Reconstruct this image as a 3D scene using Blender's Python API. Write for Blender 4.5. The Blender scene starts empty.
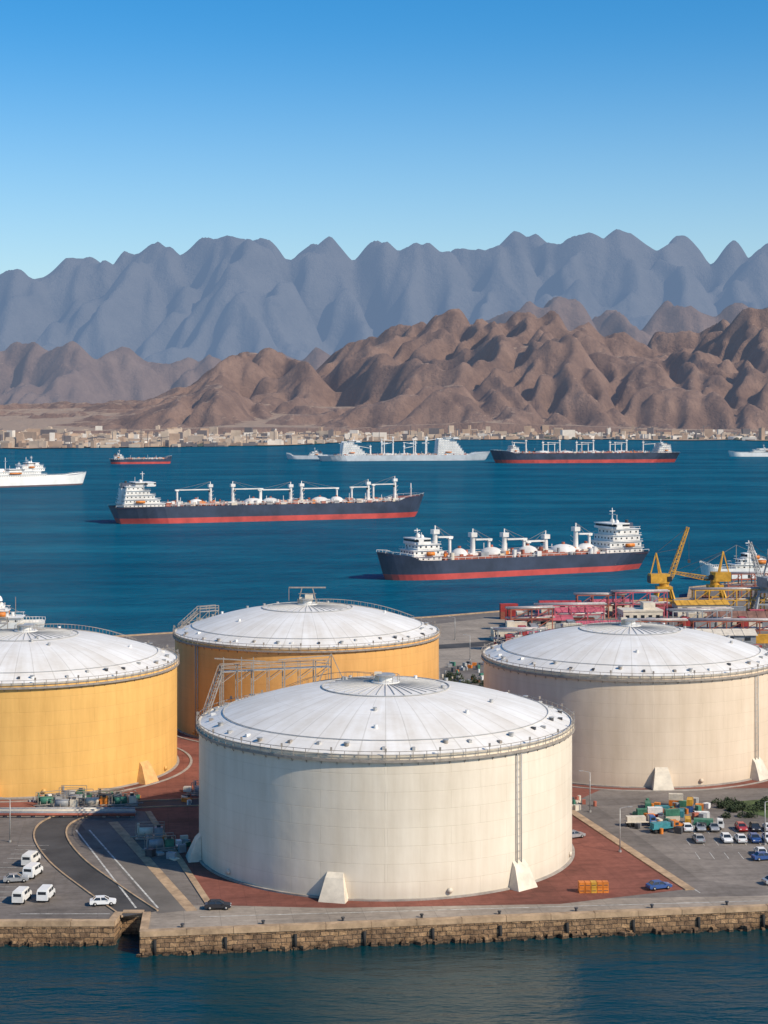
import bpy, math, random
import numpy as np
from mathutils import Vector, Matrix
random.seed(7)
scene=bpy.context.scene
F=1700.0; HZ=415.0; CH=70.0; SEA=-3.0
def G(u,v,z=0.0):
    """image pixel coordinates to site coordinates (metres) of a point standing at height z"""
    d=(CH-z)*F/(v-HZ)  # depth where the camera ray through the image pixel meets height z
    return ((u-384.0)/F*d, d)
# ------------------------------------------------------------------ materials
def nn(nt,t,**k):
    n=nt.nodes.new(t)
    for a,b in k.items(): setattr(n,a,b)
    return n
def ramp(nt,stops):
    r=nn(nt,'ShaderNodeValToRGB'); e=r.color_ramp.elements
    while len(e)<len(stops): e.new(0.5)
    for i,(p,c) in enumerate(stops):
        e[i].position=p; e[i].color=(c[0],c[1],c[2],1) if hasattr(c,'__len__') else (c,c,c,1)
    return r
HAZE=(0.30,0.42,0.60)
MATS={}
def mat(name,col,rough=0.6,scale=1.0,amt=0.15,bump=0.0,bscale=None,metal=0.0,haze=0.0,coords='Object',stretch=(1,1,1),spec=0.4,hazecol=HAZE):
    if name in MATS: return MATS[name]
    m=bpy.data.materials.new(name); m.use_nodes=True; nt=m.node_tree; nt.nodes.clear()
    out=nn(nt,'ShaderNodeOutputMaterial'); b=nn(nt,'ShaderNodeBsdfPrincipled')
    tc=nn(nt,'ShaderNodeTexCoord'); mp=nn(nt,'ShaderNodeMapping'); mp.inputs['Scale'].default_value=stretch
    if coords=='World':
        g=nn(nt,'ShaderNodeNewGeometry'); nt.links.new(g.outputs['Position'],mp.inputs['Vector'])
    else: nt.links.new(tc.outputs[coords],mp.inputs['Vector'])
    n=nn(nt,'ShaderNodeTexNoise'); n.inputs['Scale'].default_value=scale; n.inputs['Detail'].default_value=6; n.inputs['Roughness'].default_value=0.65
    nt.links.new(mp.outputs[0],n.inputs['Vector'])
    lo=[max(0,c*(1-amt*1.6)) for c in col]; hi=[min(1,c*(1+amt)) for c in col]
    r=ramp(nt,[(0.3,lo),(0.7,hi)]); nt.links.new(n.outputs['Fac'],r.inputs['Fac'])
    nt.links.new(r.outputs['Color'],b.inputs['Base Color'])
    b.inputs['Roughness'].default_value=rough; b.inputs['Metallic'].default_value=metal
    b.inputs['Specular IOR Level'].default_value=spec
    if bump>0:
        n2=nn(nt,'ShaderNodeTexNoise'); n2.inputs['Scale'].default_value=bscale or scale*3; n2.inputs['Detail'].default_value=6
        nt.links.new(mp.outputs[0],n2.inputs['Vector'])
        bp=nn(nt,'ShaderNodeBump'); bp.inputs['Strength'].default_value=1.0; bp.inputs['Distance'].default_value=bump
        nt.links.new(n2.outputs['Fac'],bp.inputs['Height']); nt.links.new(bp.outputs[0],b.inputs['Normal'])
    if haze>0:  # aerial haze painted into the material: constant emission mixed over the surface
        e=nn(nt,'ShaderNodeEmission'); e.inputs['Color'].default_value=(*hazecol,1)
        mx=nn(nt,'ShaderNodeMixShader'); mx.inputs[0].default_value=haze
        nt.links.new(b.outputs[0],mx.inputs[1]); nt.links.new(e.outputs[0],mx.inputs[2]); nt.links.new(mx.outputs[0],out.inputs[0])
    else: nt.links.new(b.outputs[0],out.inputs[0])
    MATS[name]=m; return m
def ground_mat(name,col,slab=6.0,amt=0.25,joint=0.8):
    m=bpy.data.materials.new(name); m.use_nodes=True; nt=m.node_tree; b=nt.nodes['Principled BSDF']; L=nt.links.new
    g=nn(nt,'ShaderNodeNewGeometry'); mp=nn(nt,'ShaderNodeMapping'); mp.inputs['Rotation'].default_value=(0,0,-0.138); L(g.outputs['Position'],mp.inputs[0])
    br=nn(nt,'ShaderNodeTexBrick'); br.offset=0; L(mp.outputs[0],br.inputs['Vector']); br.inputs['Scale'].default_value=1; br.inputs['Brick Width'].default_value=slab; br.inputs['Row Height'].default_value=slab*.75; br.inputs['Mortar Size'].default_value=0.05; br.inputs['Mortar Smooth'].default_value=.3
    br.inputs['Color1'].default_value=(1,1,1,1); br.inputs['Color2'].default_value=(0.90,0.90,0.90,1); br.inputs['Mortar'].default_value=(joint,joint,joint,1)
    def noise(sc,lo,hi,p0,p1,det=7,st=(1,1,1)):
        q=nn(nt,'ShaderNodeMapping'); q.inputs['Scale'].default_value=st; L(mp.outputs[0],q.inputs[0])
        n=nn(nt,'ShaderNodeTexNoise'); n.inputs['Scale'].default_value=sc; n.inputs['Detail'].default_value=det; n.inputs['Roughness'].default_value=.68; L(q.outputs[0],n.inputs['Vector'])
        r=ramp(nt,[(p0,lo),(p1,hi)]); L(n.outputs['Fac'],r.inputs['Fac']); return r.outputs[0]
    def mul(a,bb):
        x=nn(nt,'ShaderNodeMix',data_type='RGBA',blend_type='MULTIPLY'); x.inputs[0].default_value=1; L(a,x.inputs[6]); L(bb,x.inputs[7]); return x.outputs[2]
    c=nn(nt,'ShaderNodeRGB'); c.outputs[0].default_value=(*col,1)
    o=mul(c.outputs[0],br.outputs['Color']); o=mul(o,noise(0.06,(1-amt*1.5,)*3,(1+amt*.6,)*3,.32,.66)); o=mul(o,noise(0.8,(0.80,0.79,0.78),(1.08,1.08,1.08),.3,.6)); o=mul(o,noise(0.35,(0.82,0.82,0.82),(1,1,1),.38,.5,5,(0.15,1.6,1)))
    L(o,b.inputs['Base Color']); b.inputs['Roughness'].default_value=.9; b.inputs['Specular IOR Level'].default_value=.25
    return m

def tank_shell_mat(name,col,streak=0.12):
    m=bpy.data.materials.new(name); m.use_nodes=True; nt=m.node_tree; b=nt.nodes['Principled BSDF']
    L=nt.links.new
    tc=nn(nt,'ShaderNodeTexCoord'); sp=nn(nt,'ShaderNodeSeparateXYZ'); L(tc.outputs['Object'],sp.inputs[0])
    at=nn(nt,'ShaderNodeMath',operation='ARCTAN2'); L(sp.outputs[0],at.inputs[0]); L(sp.outputs[1],at.inputs[1])
    mu=nn(nt,'ShaderNodeMath',operation='MULTIPLY'); L(at.outputs[0],mu.inputs[0]); mu.inputs[1].default_value=30
    cb=nn(nt,'ShaderNodeCombineXYZ'); L(mu.outputs[0],cb.inputs[0]); L(sp.outputs[2],cb.inputs[1])
    br=nn(nt,'ShaderNodeTexBrick'); L(cb.outputs[0],br.inputs['Vector'])
    br.inputs['Scale'].default_value=1; br.inputs['Brick Width'].default_value=9.4; br.inputs['Row Height'].default_value=2.6
    br.inputs['Mortar Size'].default_value=0.05; br.inputs['Mortar Smooth'].default_value=0.6
    br.inputs['Color1'].default_value=(1,1,1,1); br.inputs['Color2'].default_value=(0.97,0.97,0.97,1); br.inputs['Mortar'].default_value=(0.90,0.89,0.87,1)
    mp=nn(nt,'ShaderNodeMapping'); mp.inputs['Scale'].default_value=(0.5,0.05,1); L(cb.outputs[0],mp.inputs[0])
    n=nn(nt,'ShaderNodeTexNoise'); n.inputs['Scale'].default_value=1.0; n.inputs['Detail'].default_value=7; n.inputs['Roughness'].default_value=0.65; L(mp.outputs[0],n.inputs['Vector'])
    r=ramp(nt,[(0.32,(1-streak,1-streak*1.15,1-streak*1.4)),(0.62,(1,1,1))]); L(n.outputs['Fac'],r.inputs['Fac'])
    n3=nn(nt,'ShaderNodeTexNoise'); n3.inputs['Scale'].default_value=0.12; n3.inputs['Detail'].default_value=5; L(tc.outputs['Object'],n3.inputs['Vector'])
    r3=ramp(nt,[(0.3,(0.92,0.91,0.90)),(0.7,(1,1,1))]); L(n3.outputs['Fac'],r3.inputs['Fac'])
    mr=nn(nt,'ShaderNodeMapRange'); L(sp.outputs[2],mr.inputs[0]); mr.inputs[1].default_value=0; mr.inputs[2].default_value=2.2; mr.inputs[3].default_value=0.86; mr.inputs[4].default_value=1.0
    def mul(a,bb):
        x=nn(nt,'ShaderNodeMix',data_type='RGBA',blend_type='MULTIPLY'); x.inputs[0].default_value=1
        L(a,x.inputs[6]); L(bb,x.inputs[7]); return x.outputs[2]
    c=nn(nt,'ShaderNodeRGB'); c.outputs[0].default_value=(*col,1)
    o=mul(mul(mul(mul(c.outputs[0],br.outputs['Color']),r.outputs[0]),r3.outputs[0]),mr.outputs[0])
    L(o,b.inputs['Base Color']); b.inputs['Roughness'].default_value=0.5; b.inputs['Specular IOR Level'].default_value=0.3
    n4=nn(nt,'ShaderNodeTexNoise'); n4.inputs['Scale'].default_value=0.35; n4.inputs['Detail'].default_value=2; L(cb.outputs[0],n4.inputs['Vector'])
    ad=nn(nt,'ShaderNodeMath',operation='ADD'); m2=nn(nt,'ShaderNodeMath',operation='MULTIPLY'); L(br.outputs['Fac'],m2.inputs[0]); m2.inputs[1].default_value=-0.25
    L(m2.outputs[0],ad.inputs[0]); L(n4.outputs['Fac'],ad.inputs[1])
    bp=nn(nt,'ShaderNodeBump'); bp.inputs['Distance'].default_value=0.05; L(ad.outputs[0],bp.inputs['Height']); L(bp.outputs[0],b.inputs['Normal'])
    return m
def roof_mat(name,col):
    m=bpy.data.materials.new(name); m.use_nodes=True; nt=m.node_tree; b=nt.nodes['Principled BSDF']; L=nt.links.new
    tc=nn(nt,'ShaderNodeTexCoord'); sp=nn(nt,'ShaderNodeSeparateXYZ'); L(tc.outputs['Object'],sp.inputs[0])
    at=nn(nt,'ShaderNodeMath',operation='ARCTAN2'); L(sp.outputs[0],at.inputs[0]); L(sp.outputs[1],at.inputs[1])
    mu=nn(nt,'ShaderNodeMath',operation='MULTIPLY'); L(at.outputs[0],mu.inputs[0]); mu.inputs[1].default_value=48/(2*math.pi)
    ln=nn(nt,'ShaderNodeVectorMath',operation='LENGTH')
    cxy=nn(nt,'ShaderNodeCombineXYZ'); L(sp.outputs[0],cxy.inputs[0]); L(sp.outputs[1],cxy.inputs[1]); L(cxy.outputs[0],ln.inputs[0])
    cb=nn(nt,'ShaderNodeCombineXYZ'); L(mu.outputs[0],cb.inputs[0]); L(ln.outputs['Value'],cb.inputs[1])
    br=nn(nt,'ShaderNodeTexBrick'); br.offset=0.0; L(cb.outputs[0],br.inputs['Vector']); br.inputs['Scale'].default_value=1
    br.inputs['Brick Width'].default_value=1; br.inputs['Row Height'].default_value=9.0; br.inputs['Mortar Size'].default_value=0.04; br.inputs['Mortar Smooth'].default_value=0.5
    br.inputs['Color1'].default_value=(1,1,1,1); br.inputs['Color2'].default_value=(0.965,0.965,0.965,1); br.inputs['Mortar'].default_value=(0.80,0.79,0.77,1)
    n=nn(nt,'ShaderNodeTexNoise'); n.inputs['Scale'].default_value=0.16; n.inputs['Detail'].default_value=8; n.inputs['Roughness'].default_value=0.7; L(tc.outputs['Object'],n.inputs['Vector'])
    r=ramp(nt,[(0.33,(0.86,0.83,0.79)),(0.62,(1,1,1))]); L(n.outputs['Fac'],r.inputs['Fac'])
    mp=nn(nt,'ShaderNodeMapping'); mp.inputs['Scale'].default_value=(1.6,0.05,1); L(cb.outputs[0],mp.inputs[0])
    n5=nn(nt,'ShaderNodeTexNoise'); n5.inputs['Scale'].default_value=1; n5.inputs['Detail'].default_value=5; L(mp.outputs[0],n5.inputs['Vector']); r5=ramp(nt,[(0.35,(0.91,0.89,0.86)),(0.6,(1,1,1))]); L(n5.outputs['Fac'],r5.inputs['Fac'])
    mx=nn(nt,'ShaderNodeMix',data_type='RGBA',blend_type='MULTIPLY'); mx.inputs[0].default_value=1; L(br.outputs['Color'],mx.inputs[6]); L(r.outputs[0],mx.inputs[7])
    m4=nn(nt,'ShaderNodeMix',data_type='RGBA',blend_type='MULTIPLY'); m4.inputs[0].default_value=1; L(mx.outputs[2],m4.inputs[6]); L(r5.outputs[0],m4.inputs[7])
    m3=nn(nt,'ShaderNodeMix',data_type='RGBA',blend_type='MULTIPLY'); m3.inputs[0].default_value=1; L(m4.outputs[2],m3.inputs[6]); m3.inputs[7].default_value=(*col,1)
    L(m3.outputs[2],b.inputs['Base Color']); b.inputs['Roughness'].default_value=0.55
    return m

# ------------------------------------------------------------------ mesh builder
class MB:
    def __init__(s,name): s.name=name; s.v=[]; s.f=[]; s.mi=[]; s.sm=[]; s.mats=[]; s.cur=0
    def m(s,mt):
        if mt not in s.mats: s.mats.append(mt)
        s.cur=s.mats.index(mt); return s
    def add(s,vs,fs,smooth=False):
        o=len(s.v); s.v+= [tuple(v) for v in vs]
        for f in fs: s.f.append(tuple(i+o for i in f)); s.mi.append(s.cur); s.sm.append(smooth)
    def box(s,cx,cy,z0,sx,sy,sz,rot=0.0,taper=1.0):
        c,n=math.cos(rot),math.sin(rot); vs=[]
        for k,(z,t) in enumerate(((z0,1.0),(z0+sz,taper))):
            for a,b in ((-1,-1),(1,-1),(1,1),(-1,1)):
                x=a*sx/2*t; y=b*sy/2*t; vs.append((cx+x*c-y*n,cy+x*n+y*c,z))
        s.add(vs,[(3,2,1,0),(4,5,6,7),(0,1,5,4),(1,2,6,5),(2,3,7,6),(3,0,4,7)])
    def cyl(s,cx,cy,z0,r,h,n=16,r2=None,cap=True,smooth=True):
        r2=r if r2 is None else r2; vs=[]
        for z,rr in ((z0,r),(z0+h,r2)):
            for i in range(n): a=2*math.pi*i/n; vs.append((cx+rr*math.cos(a),cy+rr*math.sin(a),z))
        s.add(vs,[(i,(i+1)%n,n+(i+1)%n,n+i) for i in range(n)],smooth)
        if cap: s.add(vs[n:],[tuple(range(n))]); s.add(vs[:n],[tuple(reversed(range(n)))])
    def beam(s,p,q,w=0.1,n=4,w2=None):
        p=Vector(p); q=Vector(q); d=q-p
        if d.length<1e-6: return
        d.normalize(); up=Vector((0,0,1)) if abs(d.z)<0.95 else Vector((1,0,0))
        a=d.cross(up).normalized(); b=a.cross(d); w2=w if w2 is None else w2; vs=[]
        for P,W in ((p,w),(q,w2)):
            for i in range(n):
                t=2*math.pi*(i+0.5)/n; vs.append(P+a*math.cos(t)*W*0.707+b*math.sin(t)*W*0.707)
        s.add(vs,[(i,(i+1)%n,n+(i+1)%n,n+i) for i in range(n)]+[tuple(range(n-1,-1,-1)),tuple(range(n,2*n))],n>4)
    def ring(s,r0,r1,z0,z1,n=128,cx=0,cy=0,smooth=False):
        vs=[]
        for i in range(n):
            a=2*math.pi*i/n; c,q=math.cos(a),math.sin(a)
            vs+=[(cx+r0*c,cy+r0*q,z0),(cx+r1*c,cy+r1*q,z0),(cx+r1*c,cy+r1*q,z1),(cx+r0*c,cy+r0*q,z1)]
        fs=[]
        for i in range(n):
            a=4*i; b=4*((i+1)%n)
            fs+=[(a,b,b+1,a+1),(a+1,b+1,b+2,a+2),(a+2,b+2,b+3,a+3),(a+3,b+3,b,a)]
        s.add(vs,fs,smooth)
    def dome(s,cx,cy,z0,r,h,n=24,k=6,xs=1.0):
        vs=[];fs=[]
        for j in range(k):
            t=j/k*math.pi/2
            for i in range(n): a=2*math.pi*i/n; vs.append((cx+xs*r*math.cos(t)*math.cos(a),cy+r*math.cos(t)*math.sin(a),z0+h*math.sin(t)))
        vs.append((cx,cy,z0+h)); T=len(vs)-1
        for j in range(k-1):
            for i in range(n): fs.append((j*n+i,j*n+(i+1)%n,(j+1)*n+(i+1)%n,(j+1)*n+i))
        for i in range(n): fs.append(((k-1)*n+i,(k-1)*n+(i+1)%n,T))
        s.add(vs,fs,True)
    def prism(s,prof,w,wt=None,cy=0.0):
        n=len(prof); wt=wt or [w/2]*n
        vs=[(x,cy-h,z) for (x,z),h in zip(prof,wt)]+[(x,cy+h,z) for (x,z),h in zip(prof,wt)]
        s.add(vs,[tuple(range(n)),tuple(range(2*n-1,n-1,-1))]+[(i,n+i,n+(i+1)%n,(i+1)%n) for i in range(n)])
    def hcyl(s,p,q,r,n=12): s.beam(p,q,r/0.707,n)
    def obj(s,parent=None,loc=(0,0,0),rot=0.0,name=None,scale=1.0):
        me=bpy.data.meshes.new(s.name); me.from_pydata(s.v,[],s.f)
        for m_ in s.mats: me.materials.append(m_)
        me.polygons.foreach_set('material_index',s.mi); me.polygons.foreach_set('use_smooth',s.sm)
        me.validate(); me.update()
        o=bpy.data.objects.new(name or s.name,me); scene.collection.objects.link(o)
        o.location=loc; o.rotation_euler=(0,0,rot); o.scale=(scale,)*3
        if parent: o.parent=parent
        return o
def empty(name,loc,rot=0.0):
    e=bpy.data.objects.new(name,None); scene.collection.objects.link(e); e.location=loc; e.rotation_euler=(0,0,rot); e.empty_display_size=1; return e
def sheet(name,pts,z,mt,parent=None):
    me=bpy.data.meshes.new(name); 
    from mathutils.geometry import tessellate_polygon
    vs=[(x,y,z) for x,y in pts]
    tri=tessellate_polygon([[Vector(v) for v in vs]])
    me.from_pydata(vs,[],[tuple(t) for t in tri]); me.materials.append(mt)
    for p in me.polygons:
        if p.normal.z<0: p.flip()
    me.update(); o=bpy.data.objects.new(name,me); scene.collection.objects.link(o)
    if parent: o.parent=parent
    return o
def strip_pts(pts,w):
    L=[];R=[]
    for i,p in enumerate(pts):
        a=Vector(pts[max(0,i-1)]); b=Vector(pts[min(len(pts)-1,i+1)]); d=(b-a).normalized(); n=Vector((-d.y,d.x))
        L.append((p[0]+n.x*w/2,p[1]+n.y*w/2)); R.append((p[0]-n.x*w/2,p[1]-n.y*w/2))
    return L+R[::-1]
def smoothline(pts,k=6):
    out=[]
    for i in range(len(pts)-1):
        p0=Vector(pts[max(0,i-1)]);p1=Vector(pts[i]);p2=Vector(pts[i+1]);p3=Vector(pts[min(len(pts)-1,i+2)])
        for j in range(k):
            t=j/k; out.append(tuple(0.5*((2*p1)+(p2-p0)*t+(2*p0-5*p1+4*p2-p3)*t*t+(3*p1-p0-3*p2+p3)*t**3)))
    out.append(tuple(pts[-1])); return out

white=mat('white_paint',(0.74,0.72,0.68),0.5,0.4,0.12)
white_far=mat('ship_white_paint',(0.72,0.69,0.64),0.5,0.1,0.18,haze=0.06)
steel=mat('galvanised_steel',(0.42,0.41,0.39),0.45,1.5,0.2,metal=0.3)
railm=mat('handrail_steel',(0.30,0.26,0.22),0.5,1.5,0.2)
dark=mat('dark_steel',(0.06,0.06,0.065),0.5,1,0.3)
glass=mat('window_glass',(0.025,0.032,0.04),0.12,1,0.1,spec=0.6)
rubber=mat('rubber',(0.02,0.02,0.02),0.8,3,0.2)
yellowp=mat('yellow_paint',(0.62,0.33,0.04),0.5,0.5,0.25)
orangep=mat('orange_paint',(0.65,0.20,0.03),0.5,0.8,0.25)
redp=mat('red_paint',(0.42,0.05,0.045),0.55,0.4,0.25)
rustp=mat('deck_red_oxide',(0.36,0.11,0.07),0.7,0.2,0.35)
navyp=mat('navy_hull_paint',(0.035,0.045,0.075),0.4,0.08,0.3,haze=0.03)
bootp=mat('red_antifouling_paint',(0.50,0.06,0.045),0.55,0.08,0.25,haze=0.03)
greenp=mat('green_paint',(0.06,0.20,0.13),0.5,0.6,0.25)
tealp=mat('teal_paint',(0.05,0.24,0.27),0.5,0.6,0.25)
bluep=mat('blue_paint',(0.05,0.12,0.30),0.5,0.6,0.25)
creamp=mat('cream_paint',(0.66,0.58,0.46),0.55,0.5,0.15)
greyp=mat('grey_paint',(0.30,0.31,0.32),0.5,0.5,0.2)
lgrey=mat('light_grey_paint',(0.40,0.39,0.37),0.5,0.5,0.15)
pinkr=mat('faded_red_sheet_roof',(0.50,0.11,0.14),0.6,0.3,0.3)
concrete=mat('concrete',(0.34,0.30,0.26),0.85,0.5,0.22,0.02,4)

# ------------------------------------------------------------------ world / sun / camera
w=bpy.data.worlds.new('World'); scene.world=w; w.use_nodes=True; nt=w.node_tree; nt.nodes.clear()
SUN_EL=math.radians(38); sx_,sy_=0.82,-0.57
sky=nn(nt,'ShaderNodeTexSky',sky_type='NISHITA'); sky.sun_disc=False; sky.sun_elevation=SUN_EL; sky.sun_rotation=math.atan2(sx_,sy_)
sky.air_density=1.0; sky.dust_density=0.5; sky.ozone_density=3.0; sky.altitude=0
hs=nn(nt,'ShaderNodeHueSaturation'); hs.inputs['Saturation'].default_value=1.48; hs.inputs['Hue'].default_value=0.500; hs.inputs['Value'].default_value=1.08
tc=nn(nt,'ShaderNodeTexCoord'); sp=nn(nt,'ShaderNodeSeparateXYZ'); nt.links.new(tc.outputs['Generated'],sp.inputs[0])
mr=nn(nt,'ShaderNodeMapRange',interpolation_type='SMOOTHSTEP'); nt.links.new(sp.outputs[2],mr.inputs[0]); mr.inputs[1].default_value=0.0; mr.inputs[2].default_value=0.23; mr.inputs[3].default_value=0.52; mr.inputs[4].default_value=0.0
mxs=nn(nt,'ShaderNodeMix',data_type='RGBA'); nt.links.new(mr.outputs[0],mxs.inputs[0]); nt.links.new(hs.outputs[0],mxs.inputs[6]); mxs.inputs[7].default_value=(4.1,5.3,6.2,1)
nt.links.new(sky.outputs[0],hs.inputs['Color'])
bg=nn(nt,'ShaderNodeBackground'); bg.inputs['Strength'].default_value=0.13; wo=nn(nt,'ShaderNodeOutputWorld')
nt.links.new(mxs.outputs[2],bg.inputs[0]); nt.links.new(bg.outputs[0],wo.inputs[0])
ld=bpy.data.lights.new('sun','SUN'); ld.energy=5.0; ld.angle=math.radians(0.5); ld.color=(1.0,0.89,0.72)
so=bpy.data.objects.new('sun',ld); scene.collection.objects.link(so)
sv=Vector((math.cos(SUN_EL)*sx_,math.cos(SUN_EL)*sy_,math.sin(SUN_EL))); so.rotation_euler=sv.to_track_quat('Z','Y').to_euler(); so.location=(200,-100,300)
cd=bpy.data.cameras.new('camera'); cam=bpy.data.objects.new('camera',cd); scene.collection.objects.link(cam); scene.camera=cam
cam.location=(0,0,CH); cam.rotation_euler=(math.radians(90),0,0); cd.sensor_fit='AUTO'; cd.sensor_width=36; cd.lens=F/1024*36
cd.shift_y=-(512-HZ)/1024; cd.clip_start=1; cd.clip_end=120000
scene.view_settings.view_transform='Standard'; scene.view_settings.look='None'; scene.view_settings.exposure=0

# ------------------------------------------------------------------ sea
def sea_mat():
    m=bpy.data.materials.new('sea_water'); m.use_nodes=True; nt=m.node_tree; nt.nodes.clear(); L=nt.links.new
    out=nn(nt,'ShaderNodeOutputMaterial'); df=nn(nt,'ShaderNodeBsdfDiffuse'); gl=nn(nt,'ShaderNodeBsdfGlossy'); ms=nn(nt,'ShaderNodeMixShader')
    g=nn(nt,'ShaderNodeNewGeometry')
    def noise(scale,st,detail=4,rough=0.6,rz=0.0):
        mp=nn(nt,'ShaderNodeMapping'); mp.inputs['Scale'].default_value=st; mp.inputs['Rotation'].default_value=(0,0,rz); L(g.outputs['Position'],mp.inputs['Vector'])
        n=nn(nt,'ShaderNodeTexNoise'); n.inputs['Scale'].default_value=scale; n.inputs['Detail'].default_value=detail; n.inputs['Roughness'].default_value=rough
        L(mp.outputs[0],n.inputs['Vector']); return n.outputs['Fac']
    big=noise(0.006,(0.5,1.5,1),9,0.80,0.12)
    r=ramp(nt,[(0.30,(0.001,0.055,0.108)),(0.50,(0.003,0.094,0.162)),(0.70,(0.010,0.150,0.232))]); L(big,r.inputs['Fac'])
    sp=nn(nt,'ShaderNodeSeparateXYZ'); L(g.outputs['Position'],sp.inputs[0]); mr=nn(nt,'ShaderNodeMapRange'); L(sp.outputs[1],mr.inputs[0]); mr.inputs[1].default_value=250; mr.inputs[2].default_value=600
    mx=nn(nt,'ShaderNodeMix',data_type='RGBA'); L(mr.outputs[0],mx.inputs[0]); mx.inputs[6].default_value=(0.001,0.032,0.042,1); L(r.outputs[0],mx.inputs[7])
    L(mx.outputs[2],df.inputs['Color']); gl.inputs['Roughness'].default_value=0.08
    s1=noise(1.1,(0.45,1.3,1),5,0.6,0.3); s2=noise(0.2,(0.5,1.4,1),4,0.55,-0.2); s3=noise(0.02,(0.5,1.4,1),3)
    def mad(a,k,c=None):
        x=nn(nt,'ShaderNodeMath',operation='MULTIPLY_ADD'); L(a,x.inputs[0]); x.inputs[1].default_value=k
        if c is None: x.inputs[2].default_value=0
        else: L(c,x.inputs[2])
        return x.outputs[0]
    h=mad(s3,9.0,mad(s2,2.6,mad(s1,0.75)))
    m3=nn(nt,'ShaderNodeMapRange'); L(sp.outputs[1],m3.inputs[0]); m3.inputs[1].default_value=250; m3.inputs[2].default_value=600; m3.inputs[3].default_value=0.17; m3.inputs[4].default_value=1.1
    hm=nn(nt,'ShaderNodeMath',operation='MULTIPLY'); L(h,hm.inputs[0]); L(m3.outputs[0],hm.inputs[1])
    bp=nn(nt,'ShaderNodeBump'); bp.inputs['Distance'].default_value=0.9; L(hm.outputs[0],bp.inputs['Height']); L(bp.outputs[0],df.inputs['Normal']); L(bp.outputs[0],gl.inputs['Normal'])
    fr=nn(nt,'ShaderNodeFresnel'); fr.inputs[0].default_value=1.33; L(bp.outputs[0],fr.inputs['Normal'])
    m2=nn(nt,'ShaderNodeMapRange'); L(sp.outputs[1],m2.inputs[0]); m2.inputs[1].default_value=240; m2.inputs[2].default_value=600; m2.inputs[3].default_value=1.0; m2.inputs[4].default_value=0.26
    mu=nn(nt,'ShaderNodeMath',operation='MULTIPLY'); L(fr.outputs[0],mu.inputs[0]); L(m2.outputs[0],mu.inputs[1]); L(mu.outputs[0],ms.inputs[0]); L(df.outputs[0],ms.inputs[1]); L(gl.outputs[0],ms.inputs[2]); L(ms.outputs[0],out.inputs[0])
    return m
sheet('sea_water',[(-45000,-3000),(45000,-3000),(45000,70000),(-45000,70000)],SEA,sea_mat())

# ------------------------------------------------------------------ noise + mountains
def perlin(x,y,seed):
    rng=np.random.RandomState(seed); p=rng.permutation(256); p=np.concatenate([p,p]); ang=rng.rand(256)*2*np.pi
    xi=np.floor(x).astype(int); yi=np.floor(y).astype(int); xf=x-xi; yf=y-yi
    u=xf**3*(xf*(xf*6-15)+10); v=yf**3*(yf*(yf*6-15)+10)
    def g(ix,iy,dx,dy):
        h=p[(p[ix&255]+(iy&255))&255]; return np.cos(ang[h])*dx+np.sin(ang[h])*dy
    a=g(xi,yi,xf,yf);b=g(xi+1,yi,xf-1,yf);c=g(xi,yi+1,xf,yf-1);d=g(xi+1,yi+1,xf-1,yf-1)
    return ((a*(1-u)+b*u)*(1-v)+(c*(1-u)+d*u)*v)*1.5
def fbm(x,y,seed,o=5):
    s=0;a=1;t=0
    for i in range(o): s=s+a*perlin(x*2**i,y*2**i,seed+i); t+=a; a*=0.5
    return s/t
def ridged(x,y,seed,o=6,g_=0.5):
    s=0;a=1;t=0;w=1
    for i in range(o):
        n=(1-np.abs(perlin(x*2**i,y*2**i,seed+i)))**2; n=n*w; s=s+a*n; t+=a; a*=g_; w=np.clip(n*1.6,0,1)
    return s/t
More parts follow.
